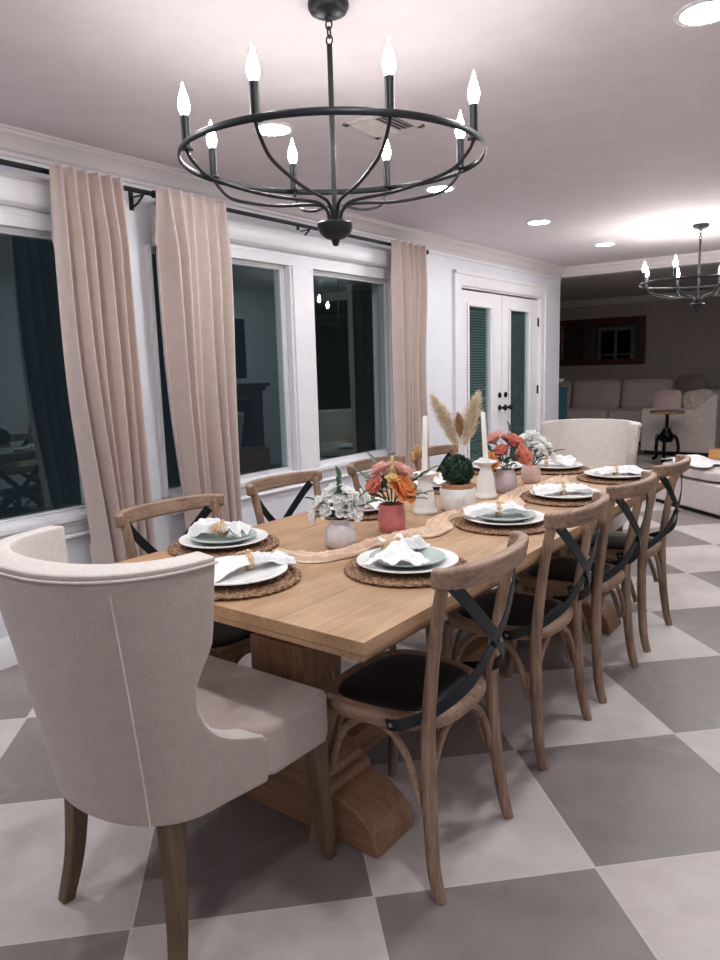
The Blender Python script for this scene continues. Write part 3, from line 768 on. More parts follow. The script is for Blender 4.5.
def tassel_mb(seed):
    m = MB(); rnd = random.Random(seed)
    m.ball((.0, .004, .026), .0095, 8, 6)
    for k in range(46):
        a = rnd.gauss(0, .30); b = rnd.uniform(-.3, .3); L = rnd.uniform(.042, .058)
        d = Vector((sin(a)*.9, .75*cos(a), -.30+.45*b)).normalized()
        p0 = Vector((0, .004, .025)); m.tube([p0, p0+d*L*.5+Vector((0, 0, .006)), p0+d*L+Vector((0, 0, -.002))], [.0024, .0024, .0012], 5)
    return m
ring0 = None
def setting(k, naprz, nap, sage, noff=(0, 0), upz=.0):
    global mat0, plate0, sal0, ring0
    x, y = SET[k]; wh = WHERE[k]
    lab = 'round brown woven placemat '+wh
    if mat0 is None:
        mat0 = build('placemat', braid_mat(), 'woven_brown', angle=70); tag(mat0, lab, 'placemat', 'woven placemats'); mat0.location = (x, y, TZ)
    else: dup(mat0, (x, y, TZ), random.uniform(0, 6), lab)
    z = TZ+.0135
    lab = 'large white rimmed dinner plate '+wh
    if plate0 is None:
        plate0 = build('dinner_plate', plate_mb(.150, .018), 'glaze_white', angle=50); tag(plate0, lab, 'plate', 'white dinner plates'); plate0.location = (x, y, z)
    else: dup(plate0, (x, y, z), 0, lab)
    zt = z+.0095
    if sage:
        lab = 'pale sage green side plate '+wh
        if sal0 is None:
            sal0 = build('side_plate', plate_mb(.112, .017), 'glaze_sage', angle=50); tag(sal0, lab, 'plate', 'sage side plates'); sal0.location = (x, y, zt)
        else: dup(sal0, (x, y, zt), 0, lab)
        zt += .010
    nx, ny = x+noff[0], y+noff[1]
    n = build('napkin', napkin(**nap), 'napkin_linen', solid=.0022, offset=1, angle=180)
    n.location = (nx, ny, zt+.001); n.rotation_euler = (0, 0, naprz)
    tag(n, 'white linen napkin gathered in a ring '+wh, 'napkin', 'white napkins')
    hr = nap.get('hr', .032)
    lab = 'straw tasselled napkin ring '+wh
    rl = (nx, ny, zt+hr*.5+.006)
    if ring0 is None:
        ring0 = thing('napkin_ring', lab, 'napkin ring', rl, naprz, 'straw napkin rings')
        build('ring_band', napkin_ring_mb(), 'raffia', ring0); build('tassel', tassel_mb(4), 'raffia', ring0)
    else: dup(ring0, rl, naprz, lab)
setting('NH', R(62), dict(seed=1, LA=.22, LB=.13, wA=.15, wB=.045, hA=.022, hB=.03, hr=.034, drop=.018, flat=True), False, (.005, .05))
setting('L0', R(195), dict(seed=2, LA=.085, LB=.105, wA=.05, wB=.07, hA=.045, hB=.06, hr=.042, curl=.012), True, (.0, .0))
setting('R0', R(118), dict(seed=13, LA=.115, LB=.11, wA=.095, wB=.085, hA=.032, hB=.045, hr=.05, curl=.008), True, (-.02, -.01))
setting('L1', R(170), dict(seed=4, LA=.12, LB=.12, wA=.08, wB=.085, hA=.045, hB=.035, hr=.035), False)
setting('R1', R(35), dict(seed=5, LA=.125, LB=.10, wA=.06, wB=.06, hA=.045, hB=.045, hr=.03), True, (-.02, -.01))
setting('L2', R(150), dict(seed=6, LA=.12, LB=.115, wA=.08, wB=.075, hA=.045, hB=.035, hr=.032), False)
setting('R2', R(40), dict(seed=7, LA=.13, LB=.12, wA=.06, wB=.065, hA=.045, hB=.035, hr=.03), False, (-.01, 0))
setting('L3', R(160), dict(seed=8, LA=.11, LB=.125, wA=.08, wB=.075, hA=.045, hB=.05, hr=.032), False)
setting('R3', R(40), dict(seed=9, LA=.09, LB=.14, wA=.055, wB=.075, hA=.035, hB=.04, hr=.03), False)
setting('FH', R(20), dict(seed=10, LA=.06, LB=.15, wA=.045, wB=.09, hA=.035, hB=.055, hr=.035), False, (-.05, 0))

# ------------------------------------------------------------------ table runner
def runner():
    path = bez([(-1.56, 1.60, 0), (-1.48, 1.612, 0), (-1.40, 1.655, 0), (-1.362, 1.74, 0), (-1.362, 1.85, 0), (-1.350, 1.96, 0), (-1.318, 2.07, 0), (-1.30, 2.16, 0), (-1.345, 2.27, 0), (-1.368, 2.38, 0), (-1.366, 2.50, 0), (-1.335, 2.64, 0), (-1.285, 2.73, 0), (-1.325, 2.84, 0), (-1.352, 2.95, 0), (-1.352, 3.08, 0), (-1.325, 3.22, 0), (-1.315, 3.36, 0), (-1.33, 3.46, 0)], 10)
    wd = [.022, .036, .040, .030, .024, .028, .050, .066, .046, .030, .028, .046, .070, .046, .026, .026, .046, .062, .04]
    n = len(path)
    def f(u, v):
        i = min(n-1, int(round(u*(n-1)))); t = (path[min(i+1, n-1)]-path[max(i-1, 0)]).normalized(); b = Vector((t.y, -t.x, 0))
        k = u*(len(wd)-1); a = int(min(k, len(wd)-2)); w_ = wd[a]+(wd[a+1]-wd[a])*(k-a)
        q = -1+2*v; w_ *= 1+.16*sin(u*74+q)+.12*noise.noise(Vector((u*40, q*.6, 5)))
        p = path[i]+b*q*w_
        rid = .5+.5*sin(q*8.5+2.6*sin(u*22)+u*9)
        z = .003+(.013+.012*(1-min(1, w_/.08)))*rid*(1-q**6)+.012*abs(noise.noise(Vector((p.x*38, p.y*38, 2))))*(1-q**6)
        return Vector((p.x, p.y, TZ+z))
    o = build('table_runner', MB().grid(f, n-1, 26), 'runner_gauze', solid=.0015, offset=1, angle=180)
    tag(o, 'crinkled peach gauze runner winding along the middle of the table', 'table runner')
runner()

# ------------------------------------------------------------------ flowers and centrepieces
def petal(m, base, direc, up, L, W, cup=.3, curl=.2, n=5):
    d = Vector(direc).normalized(); u = Vector(up); u = (u-d*u.dot(d)).normalized(); s = d.cross(u); base = Vector(base)
    def f(a, b):
        q = -1+2*b; w_ = W*(sin(pi*min(1, a*.80+.10))**.55)
        return base+d*(L*a)+s*(q*w_)+u*(cup*W*q*q*1.2-curl*L*a*a+.25*L*a)
    m.grid(f, n, 4)
def rose_mb(r, rnd, open_=1.0):
    m = MB()
    m.ball((0, 0, r*.15), r*.38, 8, 6, 1.15)
    for ring, (n, tilt, L, W) in enumerate(((3, 84, .95, .55), (4, 74, 1.05, .66), (5, 60, 1.1, .74), (6, 40, 1.1, .78))):
        for k in range(n):
            a = 2*pi*k/n+ring*.7+rnd.uniform(-.15, .15); el = R(tilt*open_+rnd.uniform(-6, 6))
            d = Vector((cos(a)*cos(el), sin(a)*cos(el), sin(el)))
            upv = Vector((-cos(a)*sin(el), -sin(a)*sin(el), cos(el)))
            petal(m, Vector((cos(a), sin(a), 0))*r*.10+Vector((0, 0, -r*.25)), d, upv, r*L, r*W, .38, .22+.16*ring)
    return m
def blossom_mb(r, rnd):
    m = MB()
    for ring, (n, tilt, L) in enumerate(((5, 55, .8), (6, 18, 1.0))):
        for k in range(n):
            a = 2*pi*k/n+ring*.5+rnd.uniform(-.2, .2); el = R(tilt+rnd.uniform(-10, 10))
            d = Vector((cos(a)*cos(el), sin(a)*cos(el), sin(el))); upv = Vector((-cos(a)*sin(el), -sin(a)*sin(el), cos(el)))
            petal(m, (0, 0, 0), d, upv, r*L, r*.46, .30, .25)
    m.ball((0, 0, r*.12), r*.16, 6, 5)
    return m
def leaf_mb(m, base, d, L, W, curl=.3):
    d = Vector(d).normalized(); up = Vector((0, 0, 1)) if abs(d.z) < .9 else Vector((1, 0, 0))
    u = (up-d*up.dot(d)).normalized(); s = d.cross(u); base = Vector(base)
    def f(a, b):
        q = -1+2*b; w_ = W*sin(pi*a**.85)**.8
        return base+d*L*a+s*q*w_+u*(.35*W*q*q-curl*L*a*a)
    m.grid(f, 7, 4)
def flower(kind, name, mat, base, head, r, label, cat, group, rnd, leaves=0, leafmat='leaf_green', tilt=None):
    base = Vector(base); head = Vector(head)
    t = thing(name, label, cat, base, 0, group)
    h = head-base; mid = h*.5+Vector((0, 0, .01))
    ax = (h-mid).normalized()
    if tilt: ax = (ax+Vector(tilt)).normalized()
    r *= 1.18
    mb = rose_mb(r, rnd) if kind == 'rose' else (rose_mb(r, rnd, 1.35) if kind == 'bud' else blossom_mb(r, rnd))
    q = Vector((0, 0, 1)).rotation_difference(ax).to_matrix().to_4x4()
    mb.xf(Matrix.Translation(h) @ q)
    build('bloom', mb, mat, t, angle=80)
    build('stem', MB().tube(bez([(0, 0, 0), mid, h-ax*r*.15], 4), .0022, 6), 'stem_green', t)
    if leaves:
        lm = MB()
        for k in range(leaves):
            a = rnd.uniform(0, 6.28); leaf_mb(lm, h*rnd.uniform(.6, .85), (cos(a), sin(a), rnd.uniform(.1, .8)), r*rnd.uniform(1.0, 1.5), r*.33)
        build('leaf', lm, leafmat, t, angle=80)
    return t
def sprig(base, tip, n, L, W, label, cat, group, rnd, mat='leaf_grey'):
    base = Vector(base); t = thing('leaf_sprig', label, cat, base, 0, group); h = Vector(tip)-base
    P = bez([(0, 0, 0), h*.5+Vector((0, 0, .25*h.length*.4)), h], 6)
    build('stem', MB().tube(P, .0016, 5), 'stem_green', t)
    m = MB(); d0 = h.normalized()
    for k in range(n):
        p = P[int(len(P)*(.35+.62*k/n)) if k < n-1 else len(P)-1]; a = 1 if k % 2 else -1
        sd = d0.cross(Vector((0, 0, 1))).normalized()*a
        leaf_mb(m, p, d0*.8+sd*.7+Vector((0, 0, rnd.uniform(-.2, .5))) if k < n-1 else d0, L*rnd.uniform(.8, 1.1), W)
    build('leaf', m, mat, t, angle=80)

VR = Vector((.80, .60, 0)); VU = Vector((0, 0, 1)); VF = Vector((-.6, .8, 0))   # directions across the table used to lay out bouquets
# ribbed white vase with white flowers
P1 = Vector((-1.455, 1.815, TZ+.0008))
vz = build('flower_vase', MB().lathe([(0, .0), (.040, 0), (.050, .008), (.054, .03), (.052, .058), (.040, .076), (.030, .086), (.028, .092), (.029, .095), (.026, .095), (.025, .092), (.027, .084), (.036, .07), (.036, .04), (.032, .012), (0, .008)], 60, flute=lambda a, z: 1+.022*sin(20*a)*(1 if .004 < z < .075 else 0)), 'ribbed_white', angle=60)
vz.location = P1; tag(vz, 'small ribbed white vase holding white flowers at the near end of the runner', 'vase')
rnd = random.Random(5)
for dx, dz, dy in ((-.058, .150, 0), (-.028, .165, .01), (.005, .150, -.01), (.028, .172, .012), (.052, .145, 0), (-.012, .185, .02), (-.075, .108, .0), (.042, .118, -.02), (-.035, .125, -.02), (.075, .152, .02), (.012, .128, -.025)):
    flower('blossom', 'white_flower', 'petal_white', P1+VU*.085+VR*dx*.08, P1+VR*dx+VF*dy+VU*dz, .033, 'white flower in the small ribbed vase near the camera', 'flower', 'white flowers in the ribbed vase', rnd, 2, 'leaf_green', (.3*dx/.06*VR.x, -.2, 0))
for dx, dz, L in ((.0, .225, .07), (-.09, .15, .06), (.085, .165, .06), (-.05, .11, .06), (.05, .12, .07), (.11, .14, .06)):
    sprig(P1+VU*.09, P1+VR*dx*.8+VU*dz, 4, .045, .013, 'green leafy sprig among the white flowers in the ribbed vase', 'leaves', 'green sprigs in the ribbed vase', rnd, 'leaf_green')
# pink vase with coral and orange roses
P2 = Vector((-1.445, 2.105, TZ+.0008))
vz = build('flower_vase', MB().lathe([(0, 0), (.046, 0), (.050, .006), (.051, .03), (.049, .07), (.045, .094), (.0455, .097), (.042, .097), (.043, .09), (.045, .05), (.044, .012), (0, .01)], 48), 'pink_glaze')
vz.location = P2; tag(vz, 'rose pink cylindrical vase holding coral and orange roses', 'vase')
for kind, nm, mt, dx, dz, dy, r, lab in (('rose', 'rose', 'rose_orange', .034, .150, -.03, .046, 'large orange rose at the front of the pink vase'),
        ('bud', 'rose', 'rose_coral', -.055, .162, -.02, .036, 'coral red rose at the left of the pink vase'),
        ('bud', 'rose', 'rose_pink', -.032, .215, .01, .036, 'salmon pink rose at the top left of the pink vase'),
        ('rose', 'rose', 'rose_pink', .036, .208, .015, .038, 'salmon pink rose at the top right of the pink vase'),
        ('blossom', 'yellow_flower', 'petal_yellow', .003, .188, -.035, .026, 'pale yellow flower between the roses in the pink vase')):
    flower(kind, nm, mt, P2+VU*.09+VR*dx*.2, P2+VR*dx+VF*dy+VU*dz, r, lab, 'flower', 'flowers in the pink vase', rnd, 2, 'leaf_grey', VR*dx*8)
pl = thing('celosia_plume', 'cream yellow plume standing tallest in the pink vase', 'flower', P2+VU*.09, 0, 'flowers in the pink vase')
build('stem', MB().tube([(0, 0, 0), (.004, .004, .13)], .002, 5), 'stem_green', pl)
m = MB()
for k in range(40):
    a = rnd.uniform(0, 6.28); z = .10+.075*rnd.random(); rr = .014*(1-(z-.10)/.08)
    m.ball((.004+rr*cos(a), .004+rr*sin(a), z), .006, 6, 4, 1.4)
build('plume', m, 'petal_yellow', pl)
for dx, dz, dy in ((-.12, .115, 0), (-.10, .20, .02), (.12, .135, -.01), (.10, .185, .02), (.135, .205, .03), (-.075, .135, -.03), (.085, .12, -.04), (0, .235, .03), (-.055, .24, .02)):
    sprig(P2+VU*.092, P2+VR*dx+VF*dy+VU*dz, 5, .05, .011, 'grey-green leafy sprig around the roses in the pink vase', 'leaves', 'grey-green sprigs in the pink vase', rnd, 'leaf_grey')
# candle holders and tapers
def holder(p, lab):
    t = thing('candle_holder', lab, 'candle holder', p, 0, 'white candle holders')
    build('holder_body', MB().lathe([(0, 0), (.048, 0), (.051, .006), (.050, .014), (.045, .022), (.044, .03), (.036, .09), (.027, .125), (.024, .138), (.024, .150), (0, .150)], 40), 'ceramic_white', t)
    build('drip_dish', MB().lathe([(0, .148), (.024, .148), (.046, .156), (.051, .163), (.049, .165), (.040, .161), (.018, .157), (.018, .175), (.013, .176), (.013, .158), (0, .158)], 40), 'ceramic_white', t)
    return t
def taper(p, tip, lab):
    t = thing('taper_candle', lab, 'candle', p, 0, 'white taper candles')
    d = Vector(tip)
    build('wax_stick', MB().tube([(0, 0, 0), d*.5, d*.97, d], [.0115, .0108, .0100, .006], 14), 'candle_wax', t)
    build('wick', MB().tube([d*.99, d+Vector((0, 0, .006)), d+Vector((.002, 0, .013))], .0014, 5), 'raffia', t)
h1, h2 = Vector((-1.50, 2.425, TZ+.0006)), Vector((-1.44, 2.845, TZ+.0006))
holder(h1, 'white flared candle holder beside the pink vase, under the left candle')
holder(h2, 'white flared candle holder with dish beside the boxwood, under the right candle')
taper(h1+VU*.1582, (.004, .003, .235), 'tall white taper candle standing left of the boxwood ball')
taper(h2+VU*.1582, (-.012, -.006, .225), 'tall white taper candle right of the boxwood, in front of the French doors')
# boxwood ball in its pot
P3 = Vector((-1.428, 2.566, TZ+.0006))
t = thing('potted_boxwood', 'clipped dark green boxwood ball in a white pot with terracotta rim', 'plant', P3)
build('pot', MB().lathe([(0, 0), (.066, 0), (.072, .006), (.074, .03), (.074, .086), (.071, .090), (.068, .088), (.068, .03), (0, .02)], 40), 'ceramic_white', t)
build('pot_rim', MB().lathe([(.0, .08), (.064, .08), (.067, .092), (.066, .106), (.06, .108), (.054, .104), (0, .10)], 40), 'terracotta', t)
m = MB(); rb = random.Random(2); cen = Vector((0, 0, .158)); m.ball(cen, .055, 16, 12)
for k in range(1300):
    z = rb.uniform(-.75, 1); a = rb.uniform(0, 6.283); q = math.sqrt(max(0, 1-z*z)); d = Vector((q*cos(a), q*sin(a), z))
    d2 = (d+Vector((rb.uniform(-.8, .8), rb.uniform(-.8, .8), rb.uniform(-.3, .8)))).normalized()
    leaf_mb_L = rb.uniform(.011, .017)
    s = d2.cross(d); s = s.normalized() if s.length > .05 else Vector((1, 0, 0)); b = cen+d*.053*rb.uniform(.92, 1.10)
    w_ = leaf_mb_L*.36
    m.add([b, b+d2*leaf_mb_L*.5+s*w_, b+d2*leaf_mb_L+d*.002, b+d2*leaf_mb_L*.5-s*w_], [(0, 1, 2, 3)])
build('foliage', m, 'leaf_dark', t, angle=30)
# little frosted cup in front of the pot
c = build('votive_cup', MB().lathe([(0, 0), (.030, 0), (.034, .004), (.038, .05), (.038, .066), (.035, .066), (.034, .05), (.030, .008), (0, .007)], 32), 'ceramic_white')
c.location = (-1.395, 2.478, TZ+.0008); tag(c, 'small frosted votive cup in front of the boxwood pot', 'cup')
# lilac vase with coral flowers, blush vase with white flowers
P4 = Vector((-1.425, 3.015, TZ+.0008)); P5 = Vector((-1.42, 3.29, TZ+.0008))
vz = build('flower_vase', MB().lathe([(0, 0), (.034, 0), (.046, .012), (.054, .038), (.053, .065), (.045, .090), (.038, .103), (.0385, .107), (.034, .106), (.036, .098), (.048, .06), (.044, .02), (0, .008)], 40), 'lilac_glass')
vz.location = P4; tag(vz, 'round pale lilac vase holding coral flowers beside the right candle', 'vase')
vz = build('flower_vase', MB().lathe([(0, 0), (.032, 0), (.044, .012), (.050, .036), (.047, .065), (.038, .088), (.036, .094), (.032, .094), (.034, .086), (.044, .05), (.04, .018), (0, .008)], 40), 'blush_glass')
vz.location = P5; tag(vz, 'round blush vase holding white flowers at the far end of the runner', 'vase')
for kind, mt, dx, dz, dy, r, lab in (('bud', 'rose_coral', .062, .168, -.03, .050, 'big coral bloom hanging at the right of the lilac vase'),
        ('rose', 'rose_coral', .035, .225, .02, .044, 'coral flower at the top of the lilac vase'),
        ('rose', 'rose_pink', -.045, .240, .03, .042, 'pink flower at the top left of the lilac vase'),
        ('blossom', 'rose_orange', -.055, .140, -.03, .05, 'orange flower at the left of the lilac vase, beside the candle dish'),
        ('bud', 'rose_coral', -.02, .185, -.01, .036, 'coral flower in the middle of the lilac vase')):
    flower(kind, 'coral_flower', mt, P4+VU*.1+VR*dx*.2, P4+VR*dx+VF*dy+VU*dz, r, lab, 'flower', 'flowers in the lilac vase', rnd, 2, 'leaf_green', VR*dx*8)
for dx, dz, dy in ((-.09, .21, .0), (-.10, .17, .0), (.02, .28, .03), (.10, .20, -.02), (0, .15, -.05)):
    sprig(P4+VU*.1, P4+VR*dx+VF*dy+VU*dz, 5, .05, .014, 'dark green leafy sprig among the coral flowers in the lilac vase', 'leaves', 'leafy sprigs in the lilac vase', rnd, 'leaf_green')
for dx, dz, dy in ((-.03, .22, 0), (.01, .235, .02), (.045, .205, 0), (.075, .175, 0), (.05, .15, -.02), (.09, .13, -.02), (.02, .18, -.03)):
    flower('blossom', 'white_flower', 'petal_white', P5+VU*.088+VR*dx*.15, P5+VR*dx+VF*dy+VU*dz, .034, 'white flower in the far blush vase', 'flower', 'white flowers in the blush vase', rnd, 1, 'leaf_green', VR*dx*6)
sprig(P5+VU*.09, P5+VR*.11+VU*.15, 5, .05, .014, 'green leafy sprig beside the white flowers in the blush vase', 'leaves', 'sprigs in the blush vase', rnd, 'leaf_green')
# pampas in a hidden bud vase
P6 = Vector((-1.805, 3.287, TZ+.0006))
vz = build('flower_vase', MB().lathe([(0, 0), (.032, 0), (.04, .02), (.04, .06), (.022, .10), (.016, .13), (.018, .14), (.014, .14), (.012, .12), (0, .1)], 28), 'ceramic_white')
vz.location = P6; tag(vz, 'slim white bud vase of dried pampas behind the boxwood ball', 'vase')
def pampas(dx, dz, dl, r, lab, mt='pampas_straw'):
    t = thing('pampas_plume', lab, 'dried grass', P6+VU*.11, 0, 'dried pampas plumes'); h = VR*dx+VU*dz
    P = bez([(0, 0, 0), h*.4+VU*dz*.05, h*.75+VU*dz*.03, h], 8)
    build('stem', MB().tube(P, .002, 5), 'pampas_straw', t)
    m = MB(); rp = random.Random(int(abs(dx)*1000)+3)
    for k in range(900):
        f = 1-dl+dl*rp.random(); q = Vector(P[min(len(P)-1, int(f*(len(P)-1)))]); g = (f-(1-dl))/dl
        a = rp.uniform(0, 6.283); rr = r*(sin(pi*min(1, g*.8+.2))**.8)*rp.uniform(.5, 1.0)
        o = VR*cos(a)*rr+VF*sin(a)*rr; e = q+o*1.35+h.normalized()*rp.uniform(.025, .065)
        m.tube([q, q+o*.6+h.normalized()*.018, e], [.0016, .0013, .0004], 4, caps=False)
    build('plume', m, mt, t)
pampas(-.130, .290, .82, .046, 'dried pampas plume leaning left behind the boxwood ball')
pampas(.078, .300, .82, .046, 'dried pampas plume leaning right in front of the French door glass')
pampas(-.012, .18, .55, .022, 'short dark tan dried plume between the two pampas plumes', 'dried_tan')
# dried buds in a small vase left of the left candle
P7 = Vector((-1.66, 2.665, TZ+.0006))
vz = build('flower_vase', MB().lathe([(0, 0), (.024, 0), (.03, .015), (.028, .045), (.014, .07), (.013, .085), (.010, .085), (.01, .06), (0, .05)], 24), 'ceramic_white')
vz.location = P7; tag(vz, 'tiny white bud vase of dried buds, beside the left candle', 'vase')
for dx, dz in ((-.040, .105), (-.010, .125), (-.026, .140)):
    t = thing('dried_bud', 'dried brown bud stem left of the tall left candle', 'dried flower', P7+VU*.065, 0, 'dried bud stems'); h = VR*dx+VU*dz
    build('stem', MB().tube([(0, 0, 0), h*.55+VR*.004, h], .0016, 5), 'dried_tan', t)
    build('bud', MB().lathe([(0, -.004), (.009, .004), (.012, .018), (.008, .034), (0, .044)], 10).xf(Matrix.Translation(h)), 'dried_tan', t)

# ------------------------------------------------------------------ ottoman with tray and throw
def softbox(d, nu=14, puff=.02, rad=.05):
    m = MB().box((0, 0, 0), d); return m
oc = Vector((-1.12, 6.5, 0)); ou = Vector((-.766, .643, 0)); ov = Vector((.643, .766, 0))
ob = thing('chaise_lounge', 'pale upholstered chaise by the right edge with a tray and white throw on it', 'chaise', oc+ou*.45+ov*.55, math.atan2(ou.y, ou.x))
# local x along ou, local y along -ov ... rotate so +y points along ov
rzv = math.atan2(-ov.x, ov.y); ob.rotation_euler = (0, 0, rzv)
build('chaise_base', MB().bb(-.45, .45, -.55, .55, .035, .285), 'ottoman_fabric', ob, bevel=.015, seg=3)
build('chaise_foot', MB().bb(-.43, .43, -.53, .53, 0, .04), 'near_black', ob)
def cush(w_, d_, z0, z1, ex=5):
    def f(u, v):
        a = 2*pi*u; t_ = -pi/2+pi*v; ca, sa = cos(a), sin(a); p = 2/ex
        r_ = abs(cos(t_))**.35
        return Vector((w_*math.copysign(abs(ca)**p, ca)*(.94+.06*r_)*(r_ if r_ < .9 else 1), d_*math.copysign(abs(sa)**p, sa)*(.94+.06*r_)*(r_ if r_ < .9 else 1), (z0+z1)/2+(z1-z0)/2*sin(t_)))
    return MB().grid(f, 56, 20, cu=True)
build('seat_cushion', cush(.455, .56, .285, .405), 'ottoman_fabric', ob, angle=80)
build('backrest', MB().bb(-.45, .45, .57, .75, .035, .80), 'ottoman_fabric', ob, bevel=.04, seg=4)
tr = thing('serving_tray', 'wooden tray resting on the pale chaise at the right edge', 'tray', oc+ou*.58+ov*.66+VU*.408, rzv+.15)
m = MB().bb(-.2, .2, -.15, .15, 0, .012)
for a, b, c_, d in ((-.2, .2, -.15, -.138), (-.2, .2, .138, .15), (-.2, -.188, -.138, .138), (.188, .2, -.138, .138)): m.bb(a, b, c_, d, .012, .085)
build('tray_body', m, 'tray_wood', tr, bevel=.003)
def throw(u, v):
    x = -.42+.62*u+.03*sin(9*v); y_ = -.535+.36*v+.03*sin(11*u)
    z = .408+.035*(.5+.5*sin(23*x+9*y_))*(.5+.5*cos(19*y_+6*x))*(1-.6*(2*u-1)**4)+.012*abs(noise.noise(Vector((x*14, y_*14, 1))))+.003
    return Vector((x+.03*sin(6*v), y_+.05*sin(5*u+1), z))
th = build('throw_blanket', MB().grid(throw, 30, 24), 'napkin_linen', solid=.008, offset=1, angle=180); th.location = ob.location; th.rotation_euler = ob.rotation_euler
tag(th, 'crumpled white throw on the front of the pale chaise', 'throw')

# ------------------------------------------------------------------ far living room
so = thing('sectional_sofa', 'large grey-beige sectional sofa in the dark far room', 'sofa', (-3.4, 11.9, 0))
def sp(n, mb, m, **k):
    mb.xf(Matrix.Translation((3.4, -11.9, 0))); return build(n, mb, m, so, **k)
sp('sofa_base', MB().bb(-5.6, -1.95, 11.75, 12.85, .06, .36).bb(-2.9, -1.95, 10.82, 11.75, .06, .36), 'sofa_grey', bevel=.02)
sp('sofa_frame', MB().bb(-5.6, -1.93, 12.6, 12.88, .06, .84).bb(-2.12, -1.93, 10.8, 12.88, .06, .855), 'sofa_grey', bevel=.03, seg=3)
for x0, x1 in ((-5.55, -4.62), (-4.6, -3.76), (-3.74, -2.92)):
    sp('seat_cushion', MB().bb(x0, x1, 11.7, 12.5, .36, .555), 'sofa_grey', bevel=.05, seg=3)
    c = cush((x1-x0)/2-.005, .25, -.12, .12, 9).xf(Matrix.Translation(((x0+x1)/2, 12.47, .775)) @ Matrix.Rotation(R(80), 4, 'X'))
    sp('back_cushion', c, 'sofa_grey', angle=80)
sp('seat_cushion', MB().bb(-2.88, -2.13, 10.82, 12.5, .36, .555), 'sofa_grey', bevel=.05, seg=3)
arm = [(-2.905, .06), (-2.905, .625), (-2.89, .648), (-2.86, .658), (-2.24, .658), (-2.18, .668), (-2.10, .74), (-2.02, .83), (-1.97, .86), (-1.935, .86), (-1.925, .84), (-1.925, .06)]
sp('sofa_arm', MB().prism(arm, 10.6, 10.81, 'y'), 'sofa_grey', bevel=.012, angle=30)
sp('sofa_foot', MB().bb(-2.86, -1.97, 10.64, 12.8, 0, .06).bb(-5.5, -2.0, 11.8, 12.8, 0, .06), 'near_black')
def pillow(loc, rot, s, mat, label):
    m = MB()
    def f(u, v):
        a = 2*pi*u; t_ = -pi/2+pi*v; ca, sa = cos(a), sin(a)
        r_ = abs(cos(t_))**.6; px, py = math.copysign(abs(ca)**.45, ca)*r_, math.copysign(abs(sa)**.45, sa)*r_
        return Vector((s*px, s*py, .09*sin(t_)*(1-.55*max(abs(px), abs(py))**2)))
    m.grid(f, 40, 18, cu=True).xf(Matrix.Rotation(rot[1], 4, 'Z') @ Matrix.Rotation(R(70), 4, 'X') @ Matrix.Rotation(rot[0], 4, 'Z'))
    o = build('throw_pillow', m, mat, angle=80); o.location = loc; tag(o, label, 'pillow', 'pillows on the sectional')
pillow((-2.66, 10.99, .715), (R(4), R(-4)), .205, 'pillow_pink', 'dusty pink square pillow behind the round wooden side table')
pillow((-2.245, 11.04, .72), (R(8), R(8)), .20, 'pillow_pattern', 'mottled patterned pillow beside the dusty pink pillow, nearer the right edge')
pillow((-2.60, 12.10, .88), (R(4), R(-14)), .24, 'pillow_dark', 'darker pillow in the corner of the sectional, behind the pink pillow')
tb = thing('side_table', 'iron crank side table with round wooden top before the sectional arm', 'table', (-2.415, 10.02, 0))
build('table_top', MB().lathe([(0, .64), (.205, .64), (.215, .645), (.215, .668), (.205, .674), (0, .674)], 40), 'side_wood', tb)
build('screw_post', MB().tube([(0, 0, .40), (0, 0, .64)], .022, 12).lathe([(.06, .63), (.06, .64), (.02, .615), (.0, .615)], 20), 'door_hardware', tb)
build('gear_housing', MB().lathe([(0, .26), (.07, .26), (.09, .29), (.085, .37), (.06, .40), (.05, .44), (0, .44)], 20), 'door_hardware', tb)
for k in range(3):
    a = 2*pi*k/3+.6
    build('leg', MB().tube(bez([(.05*cos(a), .05*sin(a), .36), (.13*cos(a), .13*sin(a), .31), (.16*cos(a), .16*sin(a), .18), (.15*cos(a), .15*sin(a), .06), (.21*cos(a), .21*sin(a), .014)], 5), .022, 8), 'door_hardware', tb)
build('crank_wheel', MB().tube([(.05+.001, .06*cos(q), .32+.06*sin(q)) for q in [2*pi*i/20 for i in range(20)]], .006, 6, closed=True).xf(Matrix.Translation((-.16, -.05, -.02))), 'door_hardware', tb)
wm = thing('wall_mirror', 'wide reddish-brown framed mirror on the far room wall', 'mirror', (-4.32, 12.965, 1.69))
fr = MB()
for a, b, c_, d in ((-.79, .79, .31, .41), (-.79, .79, -.41, -.31), (-.79, -.68, -.31, .31), (.68, .79, -.31, .31)): fr.bb(a, b, -.025, .03, c_, d)
build('mirror_frame', fr, 'red_brown_frame', wm, bevel=.008)
build('mirror_plate', MB().bb(-.69, .69, -.004, .004, -.32, .32), 'mirror_glass', wm, flat=True)
tcab = thing('narrow_cabinet', 'narrow teal cabinet just inside the far opening, left of the sofa', 'cabinet', (-3.645, 9.1, 0))
build('cabinet_body', MB().bb(-.165, .165, -.12, .12, .05, 1.0), 'teal_paint', tcab, bevel=.006)
build('cabinet_top', MB().bb(-.175, .175, -.13, .13, 1.0, 1.02), 'teal_paint', tcab, bevel=.004)
build('cabinet_foot', MB().bb(-.15, .15, -.10, .10, 0, .05), 'near_black', tcab)
bw = thing('footed_bowl', 'small cream bowl on a dark foot on top of the teal cabinet', 'bowl', (-3.545, 9.08, 1.0205))
build('bowl', MB().lathe([(0, .06), (.03, .062), (.06, .09), (.075, .115), (.07, .117), (.05, .095), (0, .07)], 28), 'ceramic_white', bw)
build('bowl_foot', MB().lathe([(0, 0), (.035, 0), (.035, .008), (.014, .02), (.012, .055), (.02, .063), (0, .063)], 20), 'door_hardware', bw)

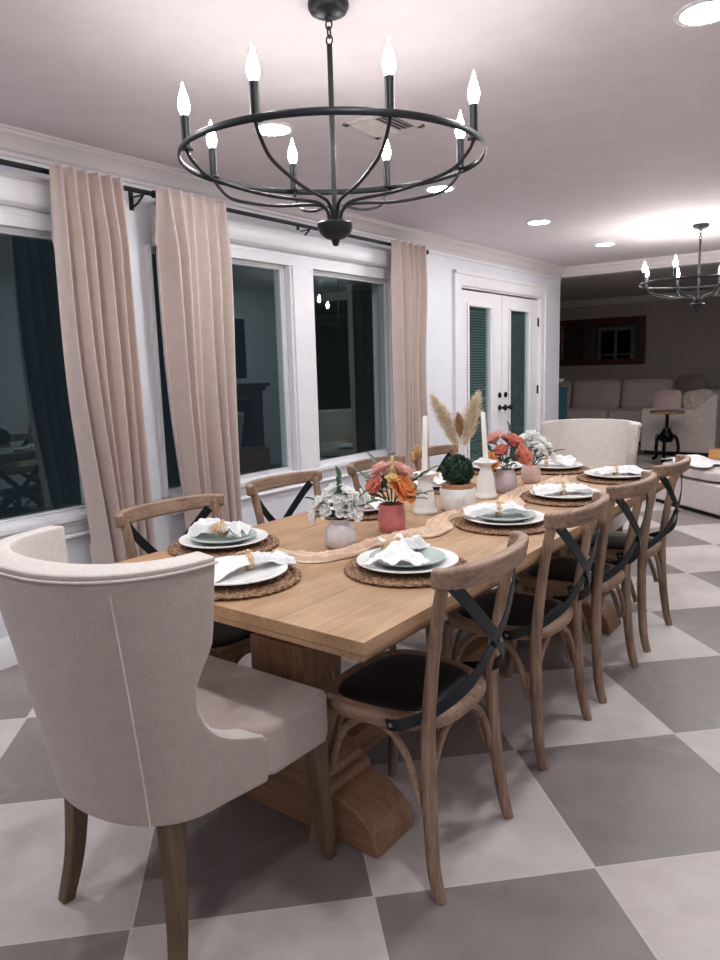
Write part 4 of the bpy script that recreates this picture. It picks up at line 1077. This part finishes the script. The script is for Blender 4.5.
# the far room's own window and curtain, which its wall mirror reflects
e = struct(bpy.data.objects.new('window_3', None)); COL.objects.link(e); e.location = (-5.4, YO+.14, .9)
m = MB()
for a, b, c_, d in ((-.42, .42, 0, .07), (-.42, .42, 1.15, 1.24), (-.42, -.35, .07, 1.15), (.35, .42, .07, 1.15), (-.025, .025, .07, 1.15)): m.bb(a, b, 0, .05, c_, d)
m.bb(-.35, .35, 0, .03, .58, .61)
build('sash_frame', m, 'white_trim', e, bevel=.004)
build('glass_pane', MB().bb(-.35, .35, .006, .012, .07, 1.15), 'near_black', e)
m = MB().grid(lambda u, v: Vector((-6.15+.3*u, YO+.24+.035*sin(2*pi*4*u), .02+2.2*v)), 64, 12)
tag(build('curtain', m, 'curtain_velvet', solid=.004), 'pale curtain reflected in the far wall mirror', 'curtain')

# ------------------------------------------------------------------ right-hand wall, seen only as reflections in the window glass
mt = thing('fireplace_mantel', 'dark carved wooden fireplace mantel reflected in the left pane of the double window', 'mantel', (XR, 6.75, 0))
build('mantel_shelf', MB().bb(-.24, 0, -.55, .55, 1.13, 1.18).bb(-.21, 0, -.5, .5, 1.08, 1.13).bb(-.17, 0, -.46, .46, .98, 1.08), 'mantel_wood', mt, bevel=.006)
for s in (-1, 1):
    p = MB().bb(-.16, 0, s*.40-.07, s*.40+.07, 0, .98)
    for k in range(12): p.ball((-.165, s*.40, .1+k*.075), .035, 8, 6)
    build('mantel_pillar', p, 'mantel_wood', mt, bevel=.004)
build('firebox', MB().bb(-.01, -.002, -.33, .33, 0, .95), 'near_black', mt)
wp = thing('wall_panel', 'dark framed panel above the mantel, reflected in the left pane of the double window', 'picture', (XR-.001, 6.72, 1.19))
build('panel_frame', MB().bb(-.03, 0, -.42, .42, 0, .06).bb(-.03, 0, -.42, .42, .87, .93).bb(-.03, 0, -.42, -.36, .06, .87).bb(-.03, 0, .36, .42, .06, .87), 'wall_paint', wp, bevel=.004)
build('panel', MB().bb(-.015, -.002, -.36, .36, .06, .87), 'near_black', wp)
bk = thing('wicker_basket', 'round wicker basket reflected low in the left pane of the double window', 'basket', (.12, 6.55, 0))
build('basket_body', MB().lathe([(0, 0), (.22, 0), (.25, .05), (.27, .18), (.26, .32), (.265, .34), (.25, .34), (.245, .2), (0, .03)], 40, flute=lambda a, z: 1+.012*sin(30*a)), 'wicker', bk)
